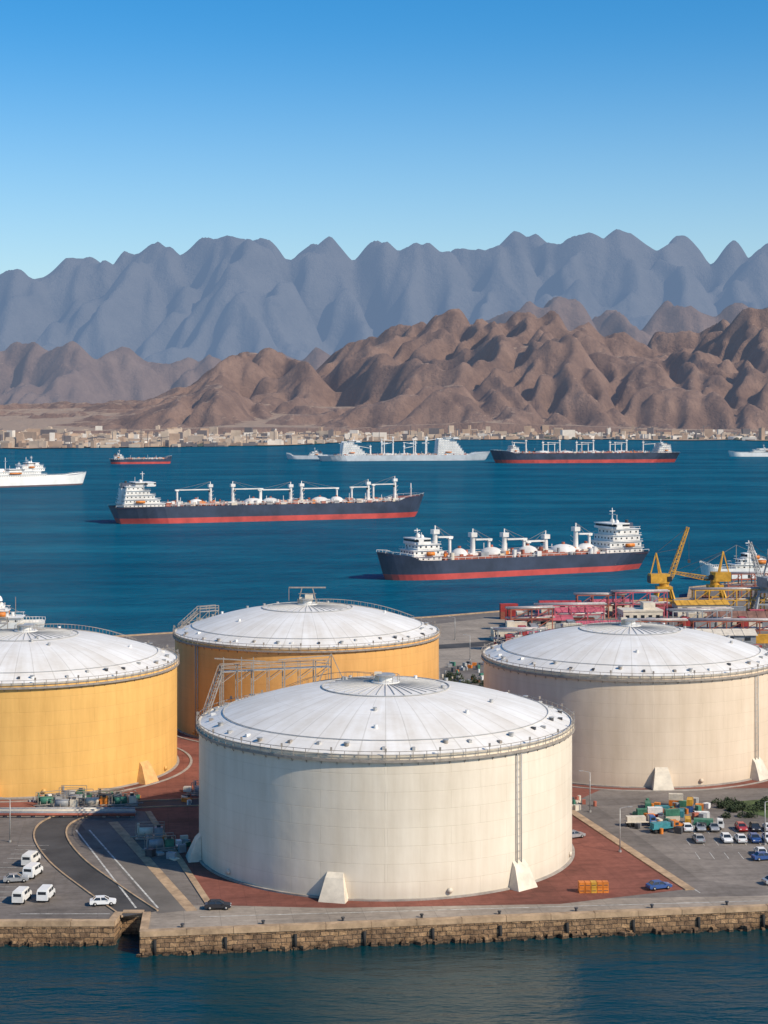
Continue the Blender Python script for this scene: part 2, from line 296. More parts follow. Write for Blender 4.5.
def erode(H,drops,steps,seed,batch=7000,er=0.3,cap=6.0,lim=0.14):
    rng=np.random.RandomState(seed); ny,nx=H.shape; Hf=H.copy().ravel()
    for b in range(drops//batch):
        px=rng.rand(batch)*(nx-3)+1; py=rng.rand(batch)*(ny-3)+1; dx=np.zeros(batch);dy=np.zeros(batch); sp=np.ones(batch); wt=np.ones(batch); sed=np.zeros(batch)
        for s in range(steps):
            ix=px.astype(int);iy=py.astype(int);fx=px-ix;fy=py-iy; k=iy*nx+ix
            a=Hf[k];bb=Hf[k+1];c=Hf[k+nx];d=Hf[k+nx+1]
            gx=(bb-a)*(1-fy)+(d-c)*fy; gy=(c-a)*(1-fx)+(d-bb)*fx; h0=a*(1-fx)*(1-fy)+bb*fx*(1-fy)+c*(1-fx)*fy+d*fx*fy
            dx=dx*0.2-gx*0.8; dy=dy*0.2-gy*0.8; l=np.hypot(dx,dy)+1e-6; dx/=l;dy/=l
            nxp=np.clip(px+dx,1,nx-2.01);nyp=np.clip(py+dy,1,ny-2.01)
            jx=nxp.astype(int);jy=nyp.astype(int);ex=nxp-jx;ey=nyp-jy;q=jy*nx+jx
            h1=Hf[q]*(1-ex)*(1-ey)+Hf[q+1]*ex*(1-ey)+Hf[q+nx]*(1-ex)*ey+Hf[q+nx+1]*ex*ey
            dh=h1-h0; C=np.maximum(-dh,0.01)*sp*wt*cap
            dep=np.where(dh>0,np.minimum(np.minimum(dh,sed),0.04),np.where(sed>C,np.minimum((sed-C)*0.2,0.03),0)); ero=np.where((dh<=0)&(sed<=C),np.minimum((C-sed)*er,-dh),0)
            ero=np.minimum(ero,lim)
            am=dep-ero; sed=sed-am
            np.add.at(Hf,k,am*(1-fx)*(1-fy));np.add.at(Hf,k+1,am*fx*(1-fy));np.add.at(Hf,k+nx,am*(1-fx)*fy);np.add.at(Hf,k+nx+1,am*fx*fy)
            sp=np.sqrt(np.maximum(sp*sp-dh*3,0.05)); sp=np.minimum(sp,4); wt*=0.98; px=nxp;py=nyp
    return Hf.reshape(ny,nx)
def thermal(H,n,tal):
    H=H.copy()
    for i in range(n):
        for ax in (0,1):
            D=np.diff(H,axis=ax); mv=np.where(D>tal,(D-tal)*0.24,np.where(D<-tal,(D+tal)*0.24,0))
            if ax==0: H[:-1]+=mv; H[1:]-=mv
            else: H[:,:-1]+=mv; H[:,1:]-=mv
    return H
def smooth1(a,n):
    n=n|1; k=np.ones(n)/n; return np.convolve(np.pad(a,n//2,mode='edge'),k,mode='valid')
def mountain(name,sk,Yr,Y0,Y1,X0,X1,cell,mt,seed,wl,drops=140000,tal=1.1,pw=1.0,gul=0.25,nw=0.35,kb=0.5,kr=0.62,oct_=7):
    nx=int((X1-X0)/cell);ny=int((Y1-Y0)/cell); xs=np.linspace(X0,X1,nx);ys=np.linspace(Y0,Y1,ny); X,Y=np.meshgrid(xs,ys)
    px=[p[0] for p in sk]; hh=[CH+(HZ-p[1])*Yr/F for p in sk]
    S=np.interp(384+xs*F/Yr,px,hh); S2=S[None,:]
    yw=Y+fbm(X/wl/1.3,Y/wl/1.3,seed+50,4)*wl*0.8
    t=np.clip((yw-Y0-100)/(Yr-Y0-100),0,1.0); bk=np.clip((Y1-yw)/(Y1-Yr),0,1)
    sh=np.minimum(t**pw,bk**0.9)
    wx=fbm(X/wl*1.4,Y/wl*1.4,seed+70,5)*wl*0.4
    rd=ridged((X+wx)/wl,(Y+0.4*X)/(wl*1.4),seed,oct_,0.52)
    sp=1-np.abs(perlin((X+wx*0.9+0.25*Y)/(wl*0.42),Y/(wl*1.7),seed+31))*1.6
    sp2=1-np.abs(perlin((X+wx*0.9-0.3*Y)/(wl*0.17),Y/(wl*0.7),seed+37))*1.6
    mid=np.clip(4*sh*(1-sh*0.8),0,1)
    H=S2*(sh*(kb+kr*rd)+mid*gul*(0.62*sp+0.28*sp2)*np.clip(sh*4,0,1)-0.06*mid)
    H=np.maximum(H,0)
    Hc=thermal(H/cell,10,tal); Hc=erode(Hc,drops,80,seed); Hc=thermal(Hc,8,tal*.95); H=Hc*cell
    H[1:-1,1:-1]=H[1:-1,1:-1]*.6+.1*(H[:-2,1:-1]+H[2:,1:-1]+H[1:-1,:-2]+H[1:-1,2:])
    K=max(5,int(wl*nw/cell)); mc=H.max(axis=0); loc=np.array([mc[max(0,i-K//2):i+K//2+1].max() for i in range(nx)])
    H=H*(S/np.maximum(smooth1(loc,K),20)*1.02)[None,:]
    H=np.maximum(H,0)
    H[0,:]=-6;H[-1,:]=-6;H[:,0]=-6;H[:,-1]=-6
    v=np.stack([X,Y,H],-1).reshape(-1,3)
    i=np.arange(nx*ny).reshape(ny,nx); f=np.stack([i[:-1,:-1],i[:-1,1:],i[1:,1:],i[1:,:-1]],-1).reshape(-1,4)
    me=bpy.data.meshes.new(name); me.vertices.add(len(v)); me.vertices.foreach_set('co',v.ravel()); me.loops.add(f.size); me.loops.foreach_set('vertex_index',f.ravel().astype(np.int32))
    me.polygons.add(len(f)); me.polygons.foreach_set('loop_start',np.arange(0,f.size,4,dtype=np.int32)); me.polygons.foreach_set('loop_total',np.full(len(f),4,dtype=np.int32))
    me.polygons.foreach_set('use_smooth',np.ones(len(f),dtype=bool)); me.update(calc_edges=True); me.materials.append(mt)
    o=bpy.data.objects.new(name,me); scene.collection.objects.link(o); return o
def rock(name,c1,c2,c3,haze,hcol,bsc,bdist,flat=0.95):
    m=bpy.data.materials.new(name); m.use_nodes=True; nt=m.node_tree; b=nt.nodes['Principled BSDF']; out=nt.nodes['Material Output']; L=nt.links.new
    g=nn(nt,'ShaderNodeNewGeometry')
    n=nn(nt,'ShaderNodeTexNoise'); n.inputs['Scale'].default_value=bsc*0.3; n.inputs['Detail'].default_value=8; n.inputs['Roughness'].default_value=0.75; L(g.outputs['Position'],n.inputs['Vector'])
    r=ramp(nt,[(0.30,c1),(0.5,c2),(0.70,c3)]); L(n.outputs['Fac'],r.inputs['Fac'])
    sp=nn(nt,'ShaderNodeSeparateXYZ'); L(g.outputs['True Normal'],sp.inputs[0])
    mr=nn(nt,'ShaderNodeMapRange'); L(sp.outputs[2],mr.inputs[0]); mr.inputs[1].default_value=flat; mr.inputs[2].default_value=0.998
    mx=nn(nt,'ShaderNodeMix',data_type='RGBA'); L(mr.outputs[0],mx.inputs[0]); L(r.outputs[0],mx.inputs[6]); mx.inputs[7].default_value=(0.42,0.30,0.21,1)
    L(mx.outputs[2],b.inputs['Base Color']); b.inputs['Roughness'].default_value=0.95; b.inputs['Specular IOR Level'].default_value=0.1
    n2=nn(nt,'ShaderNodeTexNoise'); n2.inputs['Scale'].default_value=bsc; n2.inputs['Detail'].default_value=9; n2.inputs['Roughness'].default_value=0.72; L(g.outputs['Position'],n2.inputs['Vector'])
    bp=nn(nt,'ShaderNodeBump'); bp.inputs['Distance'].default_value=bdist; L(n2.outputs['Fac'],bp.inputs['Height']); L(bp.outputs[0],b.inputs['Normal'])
    e=nn(nt,'ShaderNodeEmission'); e.inputs[0].default_value=(*hcol,1); mm=nn(nt,'ShaderNodeMixShader'); mm.inputs[0].default_value=haze  # distance haze put into the rock itself as an even glow, no air scattering
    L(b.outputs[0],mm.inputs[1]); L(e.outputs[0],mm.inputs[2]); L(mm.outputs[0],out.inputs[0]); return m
near_sk=[(-700,380),(-400,395),(-100,404),(0,402),(100,400),(150,392),(200,372),(250,352),(290,348),(330,340),(400,323),(440,318),(480,304),(510,309),(560,320),(600,326),(650,325),(700,320),(740,312),(768,303),(850,300),(1000,330),(1400,360)]
mid_sk=[(-900,370),(-300,350),(0,341),(50,342),(100,345),(150,352),(200,356),(300,352),(400,335),(480,320),(530,303),(560,298),(600,305),(640,313),(680,298),(710,306),(768,292),(850,296),(1000,310),(1600,350)]
far_sk=[(-1200,330),(-500,310),(-100,295),(0,279),(60,263),(110,252),(150,246),(180,247),(240,237),(290,240),(310,237),(340,244),(380,246),(440,251),(480,243),(515,232),(550,236),(600,232),(640,236),(690,237),(720,241),(768,243),(850,250),(1100,270),(1700,320)]
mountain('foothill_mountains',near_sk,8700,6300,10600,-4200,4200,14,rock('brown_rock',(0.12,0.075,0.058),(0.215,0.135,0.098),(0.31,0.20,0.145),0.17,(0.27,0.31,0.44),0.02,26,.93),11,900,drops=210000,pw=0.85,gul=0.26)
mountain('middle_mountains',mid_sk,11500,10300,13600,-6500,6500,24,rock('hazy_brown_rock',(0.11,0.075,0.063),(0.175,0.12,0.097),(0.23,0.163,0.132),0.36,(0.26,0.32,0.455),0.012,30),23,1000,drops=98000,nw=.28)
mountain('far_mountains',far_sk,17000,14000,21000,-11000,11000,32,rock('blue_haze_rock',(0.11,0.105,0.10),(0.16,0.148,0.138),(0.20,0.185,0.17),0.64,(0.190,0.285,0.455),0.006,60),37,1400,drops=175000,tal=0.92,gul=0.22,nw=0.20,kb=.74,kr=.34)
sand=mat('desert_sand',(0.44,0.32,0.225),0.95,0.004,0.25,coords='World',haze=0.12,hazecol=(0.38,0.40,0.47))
SH=([-900,-100,60,200,300,360,480,620,768,1700],[452,449,448.5,447,445,442,440,440,441,443])
rng=np.random.RandomState(5)
shore=[]
for u in np.linspace(-900,1700,130):
    v=np.interp(u,*SH)+0.45*math.sin(u*0.05)+rng.uniform(-.4,.4)
    shore.append(G(u,v,-3))
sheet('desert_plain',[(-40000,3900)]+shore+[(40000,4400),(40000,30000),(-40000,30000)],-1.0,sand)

# distant town
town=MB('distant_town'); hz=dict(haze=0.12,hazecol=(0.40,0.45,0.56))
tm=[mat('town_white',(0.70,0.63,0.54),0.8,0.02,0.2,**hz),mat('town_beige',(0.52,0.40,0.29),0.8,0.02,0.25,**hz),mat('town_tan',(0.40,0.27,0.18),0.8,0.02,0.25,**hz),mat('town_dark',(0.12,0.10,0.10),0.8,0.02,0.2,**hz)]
for i in range(4000):
    u=random.choice([random.uniform(-300,330),random.uniform(-300,330),random.uniform(330,1100)])
    vmax=np.interp(u,*SH)
    v=vmax-0.8-abs(random.gauss(0,1))*(7.5 if u<330 else 3.5); v=max(v,427+random.random()*4)
    x,y=G(u,v,-1); town.m(random.choice(tm+tm[1:3])); w_=random.choice([8,10,14,18,25,40]); h_=random.choice([5,6,8,10,14]) if random.random()<0.94 else random.uniform(18,34)
    town.box(x,y,-2,w_,random.uniform(10,22),h_+1,random.uniform(-.3,.3))
    if random.random()<0.3: town.box(x+w_*.2,y,-2,w_*0.4,8,h_+4)
    if random.random()<0.25: town.m(tm[3]); town.box(x,y-12,-2,w_*.7,1.5,2.6)
for i in range(26):
    u=random.uniform(-100,800); vmax=np.interp(u,*SH); x,y=G(u,vmax-1.5,-1); town.m(tm[random.choice([0,1])]); town.cyl(x,y,-2,random.uniform(12,22),random.uniform(9,13),20)
for i in range(40):
    u=random.uniform(-100,800); vmax=np.interp(u,*SH); x,y=G(u,vmax-1.2,-1); town.m(tm[3]); h_=random.uniform(18,40); town.beam((x,y,0),(x,y,h_),1.6); 
    if i%2: town.beam((x-10,y,h_*.8),(x+18,y,h_),1.4)
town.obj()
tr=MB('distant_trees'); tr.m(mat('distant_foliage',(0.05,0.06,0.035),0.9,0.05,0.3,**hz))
for i in range(450):
    u=random.uniform(-200,1000); vmax=np.interp(u,*SH); x,y=G(u,max(430,vmax-1-abs(random.gauss(0,3.5))),-1)
    for k in range(3): tr.dome(x+random.uniform(-14,14),y+random.uniform(-10,10),-2,random.uniform(4,8),random.uniform(5,9),7,3)
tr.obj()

# ------------------------------------------------------------------ terminal land
yard=ground_mat('yard_asphalt',(0.20,0.172,0.150),7,0.25)
asph=mat('road_asphalt',(0.062,0.058,0.056),0.9,0.15,0.30,0.02,3,coords='World')
lightpave=ground_mat('concrete_paving',(0.34,0.285,0.23),5,0.22,0.7)
brickr=ground_mat('red_paving',(0.235,0.085,0.060),3.5,0.3,0.75)
tan=mat('tan_concrete',(0.43,0.295,0.18),0.85,0.5,0.28,0.02,3,coords='World')
lines=mat('road_marking_paint',(0.55,0.53,0.48),0.7,1.0,0.4,coords='World')
front=[(-700,228),(-37.2,234.6),(-36.8,239.0),(-33.8,239.0),(-33,229.7),(54.6,241.9),(500,304)]
back=[(500,720),(150,712),(124,690),(116,650),(89,638),(16,589),(-88,536),(-700,500)]
sheet('ground',front+back,0.0,yard)
def stone_wall():
    m=bpy.data.materials.new('quay_stone'); m.use_nodes=True; nt=m.node_tree; b=nt.nodes['Principled BSDF']; L=nt.links.new
    g=nn(nt,'ShaderNodeNewGeometry'); sp=nn(nt,'ShaderNodeSeparateXYZ'); L(g.outputs['Position'],sp.inputs[0]); cb=nn(nt,'ShaderNodeCombineXYZ'); L(sp.outputs[0],cb.inputs[0]); L(sp.outputs[2],cb.inputs[1])
    n0=nn(nt,'ShaderNodeTexNoise'); n0.inputs['Scale'].default_value=0.7; n0.inputs['Detail'].default_value=3; L(g.outputs['Position'],n0.inputs['Vector'])
    va=nn(nt,'ShaderNodeVectorMath',operation='MULTIPLY_ADD'); L(n0.outputs['Color'],va.inputs[0]); va.inputs[1].default_value=(.8,.5,0); L(cb.outputs[0],va.inputs[2])
    br=nn(nt,'ShaderNodeTexBrick'); L(va.outputs[0],br.inputs['Vector']); br.inputs['Scale'].default_value=1; br.inputs['Brick Width'].default_value=1.3; br.inputs['Row Height'].default_value=0.62; br.inputs['Mortar Size'].default_value=0.05
    br.inputs['Color1'].default_value=(0.50,0.31,0.16,1); br.inputs['Color2'].default_value=(0.26,0.16,0.09,1); br.inputs['Mortar'].default_value=(0.07,0.05,0.035,1)
    n=nn(nt,'ShaderNodeTexNoise'); n.inputs['Scale'].default_value=0.8; n.inputs['Detail'].default_value=8; n.inputs['Roughness'].default_value=.7; L(g.outputs['Position'],n.inputs['Vector'])
    r=ramp(nt,[(0.35,(0.35,0.32,0.30)),(0.62,(1,1,1))]); L(n.outputs['Fac'],r.inputs['Fac'])
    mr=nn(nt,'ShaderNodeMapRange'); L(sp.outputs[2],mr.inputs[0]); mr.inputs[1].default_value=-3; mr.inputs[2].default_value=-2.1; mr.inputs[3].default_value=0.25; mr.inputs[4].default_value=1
    a=nn(nt,'ShaderNodeMix',data_type='RGBA',blend_type='MULTIPLY'); a.inputs[0].default_value=1; L(br.outputs['Color'],a.inputs[6]); L(r.outputs[0],a.inputs[7])
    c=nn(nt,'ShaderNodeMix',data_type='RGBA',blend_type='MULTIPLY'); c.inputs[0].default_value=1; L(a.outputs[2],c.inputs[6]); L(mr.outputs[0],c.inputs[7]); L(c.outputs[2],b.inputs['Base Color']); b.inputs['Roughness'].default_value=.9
    bp=nn(nt,'ShaderNodeBump'); bp.inputs['Distance'].default_value=0.45; L(n.outputs['Fac'],bp.inputs['Height']); L(bp.outputs[0],b.inputs['Normal']); return m
qw=MB('quay_wall'); sw=stone_wall(); loop=front+back
qw.m(sw)
for i in range(len(loop)):
    a=loop[i]; b=loop[(i+1)%len(loop)]; L_=math.dist(a,b); n=max(1,int(L_/3)) if L_<200 else int(L_/6)
    for j in range(n):
        p=Vector(a).lerp(Vector(b),j/n); q=Vector(a).lerp(Vector(b),(j+1)/n)
        qw.add([(p.x,p.y,-6),(q.x,q.y,-6),(q.x,q.y,-0.012),(p.x,p.y,-0.012)],[(0,1,2,3)])
for i in range(620):
    t=random.random(); k=random.choice([0,4,4])
    p=Vector((-75,234.2)).lerp(Vector(front[1]),t) if k==0 else Vector(front[4]).lerp(Vector((120,251)),t)
    r=random.uniform(.25,.7); qw.box(p.x,p.y-random.uniform(0,.7),SEA-.5-random.uniform(0,.3),r*2,r*1.6,r*1.8,random.uniform(0,3),random.uniform(.5,.85))
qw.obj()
cap=MB('quay_kerb'); cap.m(tan)
for i in range(len(front)-1):
    a=Vector(front[i]); b=Vector(front[i+1]); L_=(b-a).length; n=max(1,int(L_/6)); d=(b-a).normalized(); nr=Vector((-d.y,d.x))
    for j in range(n):
        p=a.lerp(b,j/n)+d*0.03; q=a.lerp(b,(j+1)/n)-d*0.03
        c=(p+q)/2+nr*(0.45+random.uniform(-.04,.04)); cap.box(c.x,c.y,-0.55,(q-p).length,1.1,0.75+random.uniform(-.05,.03),math.atan2(d.y,d.x)+random.uniform(-.004,.004))
for i in range(7,len(loop)-1):
    a=Vector(loop[i]); b=Vector(loop[i+1]); d=(b-a).normalized(); nr=Vector((-d.y,d.x)); c=(a+b)/2+nr*.6; cap.box(c.x,c.y,-0.5,(b-a).length,1.5,0.8,math.atan2(d.y,d.x))
cap.obj()
bo=MB('mooring_bollards'); bo.m(dark)
for i in range(14):
    p=Vector((-33,229.7)).lerp(Vector((120,251)),(i+.5)/14); bo.cyl(p.x,p.y+1.7,0,0.18,0.4,10); bo.cyl(p.x,p.y+1.7,0.4,0.27,0.15,10)
bo.obj()
fd=MB('quay_fenders'); fd.m(rubber)
for i in range(16):
    p=Vector((-31,230)).lerp(Vector((120,251)),i/16); fd.beam((p.x,p.y-.15,-3.2),(p.x,p.y-.15,-1.0),.35,6)
fd.obj()
T=[(0.24,275,30),(50.5,349,30),(-17.5,388,30),(-71.6,340,30)]
P=lambda *a:[G(u,v) for u,v in a]
sheet('quay_apron',[(-32.9,231.0),(54.6,243.2),(300,277.4),(300,283),(54.6,247.5),(-33,242.2)],0.004,lightpave)
sheet('red_paving',P((152,812),(205,905),(330,908),(560,904),(688,889),(565,806),(600,790),(768,788),(900,790),(900,700),(500,700),(440,690),(180,690),(60,720),(120,790),(60,800),(-120,800),(-120,812),(100,808)),0.008,brickr)
sheet('access_road_asphalt',strip_pts(smoothline(P((215,802),(120,806),(66,818),(50,834),(66,860),(105,890),(140,914))),5.0),0.012,asph)
kr=MB('access_road_kerb'); kr.m(tan)
for side in (-1,1):
    pl=smoothline(P((215,802),(120,806),(66,818),(50,834),(66,860),(105,890),(140,914))); h=len(pl); sp_=strip_pts(pl,5.3); edge=sp_[:h] if side<0 else sp_[h:]
    for i in range(h-1): kr.beam((*edge[i],.05),(*edge[i+1],.05),.25)
kr.obj()
for nm,pts,w_,mt,z in [('diagonal_kerb',P((566,808),(690,890)),1.5,tan,0.1),('diagonal_kerb',P((148,812),(212,909)),1.0,tan,0.1)]:
    k=MB(nm); k.m(mt); a=Vector(pts[0]);b=Vector(pts[1]); d=b-a; c=(a+b)/2; k.box(c.x,c.y,0.0,d.length,w_,0.15,math.atan2(d.y,d.x)); k.obj()
sheet('service_road',strip_pts(P((92,822),(172,912)),4.2),0.016,mat('old_asphalt',(0.16,0.14,0.12),0.9,0.1,0.25,coords='World'))
sheet('footpath',strip_pts(P((113,822),(192,911)),1.6),0.022,tan)
mk=[]
for off in (0,22): mk.append(strip_pts(P((76+off*0.6,830),(136+off,908)),0.28))
mk.append(strip_pts(P((556,800),(700,893)),0.2)); 
mk.append(strip_pts(P((20,914),(110,914)),0.2)); mk.append(strip_pts(P((200,917),(760,901)),0.2))
rm=MB('road_markings'); rm.m(lines)
for pts in mk:
    h=len(pts)//2
    for i in range(h-1):
        a,b,c,d=pts[i],pts[i+1],pts[-2-i],pts[-1-i]; rm.add([(*a,.03),(*b,.03),(*c,.03),(*d,.03)],[(0,1,2,3)])
for i in range(13): rm.box(-57,244+i*2.7,0.026,5.0,0.12,0.004)
for k,yy in enumerate((286,278.5,270)):
    for i in range(24): rm.box(49.8+i*2.3,yy,0.026,0.1,4.2,0.004)
rm.obj()
sheet('lawn',P((716,803),(768,799),(900,799),(900,820),(768,818)),0.02,mat('grass',(0.085,0.12,0.035),0.95,0.4,0.4,0.1,4,coords='World'))
sheet('back_quay_paving',P((60,690),(60,655),(330,637),(470,620),(610,606),(640,640),(500,660),(440,668),(440,690)),0.006,lightpave)
sheet('back_road_asphalt',strip_pts(P((100,662),(300,655),(470,645),(620,632),(780,626),(1000,620)),9),0.014,asph)
sheet('right_lot_paving',P((596,806),(700,880),(790,892),(900,880),(900,830),(720,824),(700,803)),0.010,ground_mat('lot_asphalt',(0.25,0.215,0.185),5,0.22))
def bund(cx,cy,r): b=MB('tank_pad_kerb'); b.m(concrete); b.ring(r,r+.5,-.02,.14,96); return b
for cx,cy,_ in T[1:]: bund(cx,cy,32.6).obj(None,(cx,cy,0))

# ------------------------------------------------------------------ tanks
H=20.7; RISE=5.9
roofm=roof_mat('tank_roof_paint',(0.79,0.765,0.725))
sh_cream=tank_shell_mat('cream_tank_paint',(0.76,0.675,0.55)); sh_beige=tank_shell_mat('beige_tank_paint',(0.74,0.605,0.46)); sh_yel=tank_shell_mat('yellow_tank_paint',(0.82,0.485,0.15),0.15); sh_org=tank_shell_mat('orange_tank_paint',(0.80,0.44,0.145),0.15)
def rz(r,R=30.0):
    Rs=(R*R+RISE*RISE)/(2*RISE); return H+0.15+math.sqrt(Rs*Rs-r*r)-(Rs-RISE)
def tank(cx,cy,shell,wedges,pipes,kind):
    e=empty('oil_storage_tank',(cx,cy,0)); R=30.0
    b=MB('shell'); b.m(shell); n=160
    vs=[(r*math.cos(2*math.pi*i/n),r*math.sin(2*math.pi*i/n),z) for z,r in ((0,R),(H,R)) for i in range(n)]
    b.add(vs,[(i,(i+1)%n,n+(i+1)%n,n+i) for i in range(n)],True)
    b.m(concrete); b.ring(R+0.004,R+0.45,0,0.25,n); b.obj(e)
    b=MB('roof'); b.m(roofm); K=14; vs=[];fs=[]
    for j in range(K):
        r=R*(1-j/K); vs+=[(r*math.cos(2*math.pi*i/n),r*math.sin(2*math.pi*i/n),rz(r)) for i in range(n)]
    vs.append((0,0,rz(0)))
    for j in range(K-1): fs+=[(j*n+i,j*n+(i+1)%n,(j+1)*n+(i+1)%n,(j+1)*n+i) for i in range(n)]
    fs+=[((K-1)*n+i,(K-1)*n+(i+1)%n,len(vs)-1) for i in range(n)]
    b.add(vs,fs,True); b.obj(e)
    b=MB('wind_girder'); b.m(creamp); b.ring(R+0.01,R+0.45,H-0.55,H-0.42,n); b.ring(R-0.15,R+0.12,H-0.1,H+0.32,n)
    b.m(railm); b.ring(R+0.42,R+0.50,H-0.75,H-0.35,n)
    for i in range(80):
        a=2*math.pi*i/80; c,s=math.cos(a),math.sin(a); b.beam((c*(R+.02),s*(R+.02),H-1.2),(c*(R+.4),s*(R+.4),H-0.55),0.09)
    b.obj(e)
    b=MB('rim_handrail'); b.m(railm); m_=96; rr=R+0.42
    for i in range(m_):
        a=2*math.pi*i/m_; a2=2*math.pi*(i+1)/m_; c,s,c2,s2=math.cos(a),math.sin(a),math.cos(a2),math.sin(a2)
        b.beam((rr*c,rr*s,H-.42),(rr*c,rr*s,H+.85),0.09)
        for zz in (H+.25,H+.85): b.beam((rr*c,rr*s,zz),(rr*c2,rr*s2,zz),0.075)
        if i%4==0: b.box(rr*c,rr*s,H+.8,.3,.3,.5)
    b.obj(e)
    b=MB('roof_ribs'); b.m(lgrey)
    for i in range(40):
        a=2*math.pi*i/40; c,s=math.cos(a),math.sin(a); pts=[2.2,4.5,7.0,9.2 if i%2 else 10.2]
        for k in range(3): b.beam((c*pts[k],s*pts[k],rz(pts[k])+.05),(c*pts[k+1],s*pts[k+1],rz(pts[k+1])+.05),0.12)
    b.obj(e)
    b=MB('roof_ring_pipes'); b.m(lgrey)
    for rr,wd in ((10.3,.14),(26.2,.10)):
        for i in range(72):
            a=2*math.pi*i/72;a2=2*math.pi*(i+1)/72; b.beam((rr*math.cos(a),rr*math.sin(a),rz(rr)+.12),(rr*math.cos(a2),rr*math.sin(a2),rz(rr)+.12),wd)
    b.obj(e)
    b=MB('roof_walkway'); b.m(railm); aw={'front':2.2,'right':2.5,'back':0.6,'left':0.9}[kind]; c,s=math.cos(aw),math.sin(aw)
    for sg in (-.5,.5):
        pr=None
        for k in range(15):
            r_=29.5-k*1.9; p=Vector((c*r_-s*sg,s*r_+c*sg,rz(r_)+.1)); b.beam(p,p+Vector((0,0,1.0)),.06)
            if pr: b.beam(pr+Vector((0,0,1)),p+Vector((0,0,1)),.06); b.beam(pr,p,.12)
            pr=p
    b.obj(e)
    b=MB('roof_fittings'); rnd=random.Random(int(cx*10))
    for i in range(38):
        a=2*math.pi*(i+.5*rnd.random())/38; rr=27.9+rnd.uniform(-.9,.7); x,y=rr*math.cos(a),rr*math.sin(a); z=rz(rr)-.1
        b.m(rnd.choice([dark,steel,lgrey,white,railm]))
        if i%3==0: b.cyl(x,y,z,.36,.5,10); b.m(steel); b.cyl(x,y,z+.5,.46,.1,10)
        else: b.box(x,y,z,.7,.45,.42,a)
    for i in range(10):
        a=rnd.uniform(0,6.28); rr=rnd.uniform(8,24); b.m(rnd.choice([steel,white,lgrey])); b.cyl(rr*math.cos(a),rr*math.sin(a),rz(rr)-.1,.3,.6,8)
    b.obj(e)
    b=MB('centre_vent'); z=rz(0)-.12; b.m(white); b.cyl(0,0,z,2.3,.35,24); b.cyl(0,0,z+.35,1.1,1.0,16); b.m(steel); b.cyl(0,0,z+1.35,1.7,.2,16,1.3); b.m(creamp); b.box(-1.2,.3,z+.35,1.2,1.0,1.4); b.m(railm)
    for i in range(12):
        a=2*math.pi*i/12;a2=2*math.pi*(i+1)/12; b.beam((2.25*math.cos(a),2.25*math.sin(a),z+.3),(2.25*math.cos(a),2.25*math.sin(a),z+1.35),.07)
        b.beam((2.25*math.cos(a),2.25*math.sin(a),z+1.35),(2.25*math.cos(a2),2.25*math.sin(a2),z+1.35),.06)
    if kind=='back':
        b.m(railm)
        for sgn in (-1,1): b.beam((sgn*2.2,0,z),(sgn*1.2,0,z+4),.2)
        b.beam((-4.2,0,z+4),(4.2,0,z+4),.3); b.beam((-4.2,0,z+4),(-4.2,0,z+1.0),.12); b.beam((-2,0,z+2.6),(2,0,z+2.6),.14); b.m(creamp); b.box(.4,0,z+1.2,1.8,1.6,1.2)
    b.obj(e)
    b=MB('inlet_covers'); b.m(creamp if shell in (sh_cream,sh_beige) else mat('ochre_paint',(0.70,0.40,0.15),.55,.5,.2))
    for ang in wedges:
        a=math.radians(ang)-math.pi/2; M=Matrix.Rotation(a,3,'Z')
        pr=[(R+.004,0),(R+2.1,0),(R+1.9,.5),(R+.7,3.2),(R+.004,3.9)]; wt=[2.0,2.0,1.9,1.35,1.2]
        vs=[M@Vector((x,-h,z)) for (x,z),h in zip(pr,wt)]+[M@Vector((x,h,z)) for (x,z),h in zip(pr,wt)]; k=5
        b.add(vs,[tuple(range(k)),tuple(range(2*k-1,k-1,-1))]+[(i,k+i,k+(i+1)%k,(i+1)%k) for i in range(k)])
    for ang in (-52,18,74,110,200): 
        a=math.radians(ang)-math.pi/2; c,s=math.cos(a),math.sin(a); b.m(shell); b.hcyl((c*(R-.01),s*(R-.01),1.1),(c*(R+.35),s*(R+.35),1.1),.4,14)
    b.obj(e)
    b=MB('shell_riser_pipes')
    for ang in pipes:
        a=math.radians(ang)-math.pi/2; c,s=math.cos(a),math.sin(a); b.m(lgrey)
        for off in (-.45,.45):
            x,y=c*(R+.25)-s*off,s*(R+.25)+c*off; b.beam((x,y,.3),(x,y,H-.6),.13,6)
        for k in range(18): 
            z=1+k*1.1; b.beam((c*(R+.25)-s*.45,s*(R+.25)+c*.45,z),(c*(R+.25)+s*.45,s*(R+.25)-c*.45,z),.05)
    b.obj(e)
    if kind in('front','back','left'):
        b=MB('roof_gantry'); b.m(railm)
        if kind=='front': A=Vector((-27.5,9,0)); B=Vector((-9.5,15,0)); zt=28.3; n=7
        elif kind=='back': A=Vector((-25.5,6,0)); B=Vector((-21.5,9,0)); zt=25.6; n=2
        else: A=Vector((-14,4,0)); B=Vector((-5,6,0)); zt=28.8; n=3
        d=(B-A).normalized(); nr=Vector((-d.y,d.x,0))
        for i in range(n+1):
            p=A.lerp(B,i/n)
            for sg in (-.7,.7):
                q=p+nr*sg; zb=rz(min(29.5,math.hypot(q.x,q.y))); b.beam((q.x,q.y,zb),(q.x,q.y,zt),.13 if i%2 else .2)
        for sg in (-.7,.7):
            a_=A+nr*sg; b_=B+nr*sg
            for zz in (zt,zt-.55,zt-1.15): b.beam((a_.x,a_.y,zz),(b_.x,b_.y,zz),.11)
            for i in range(n):
                p=A.lerp(B,i/n)+nr*sg; q=A.lerp(B,(i+1)/n)+nr*sg; b.beam((p.x,p.y,zt-3.0),(q.x,q.y,zt-1.15),.09)
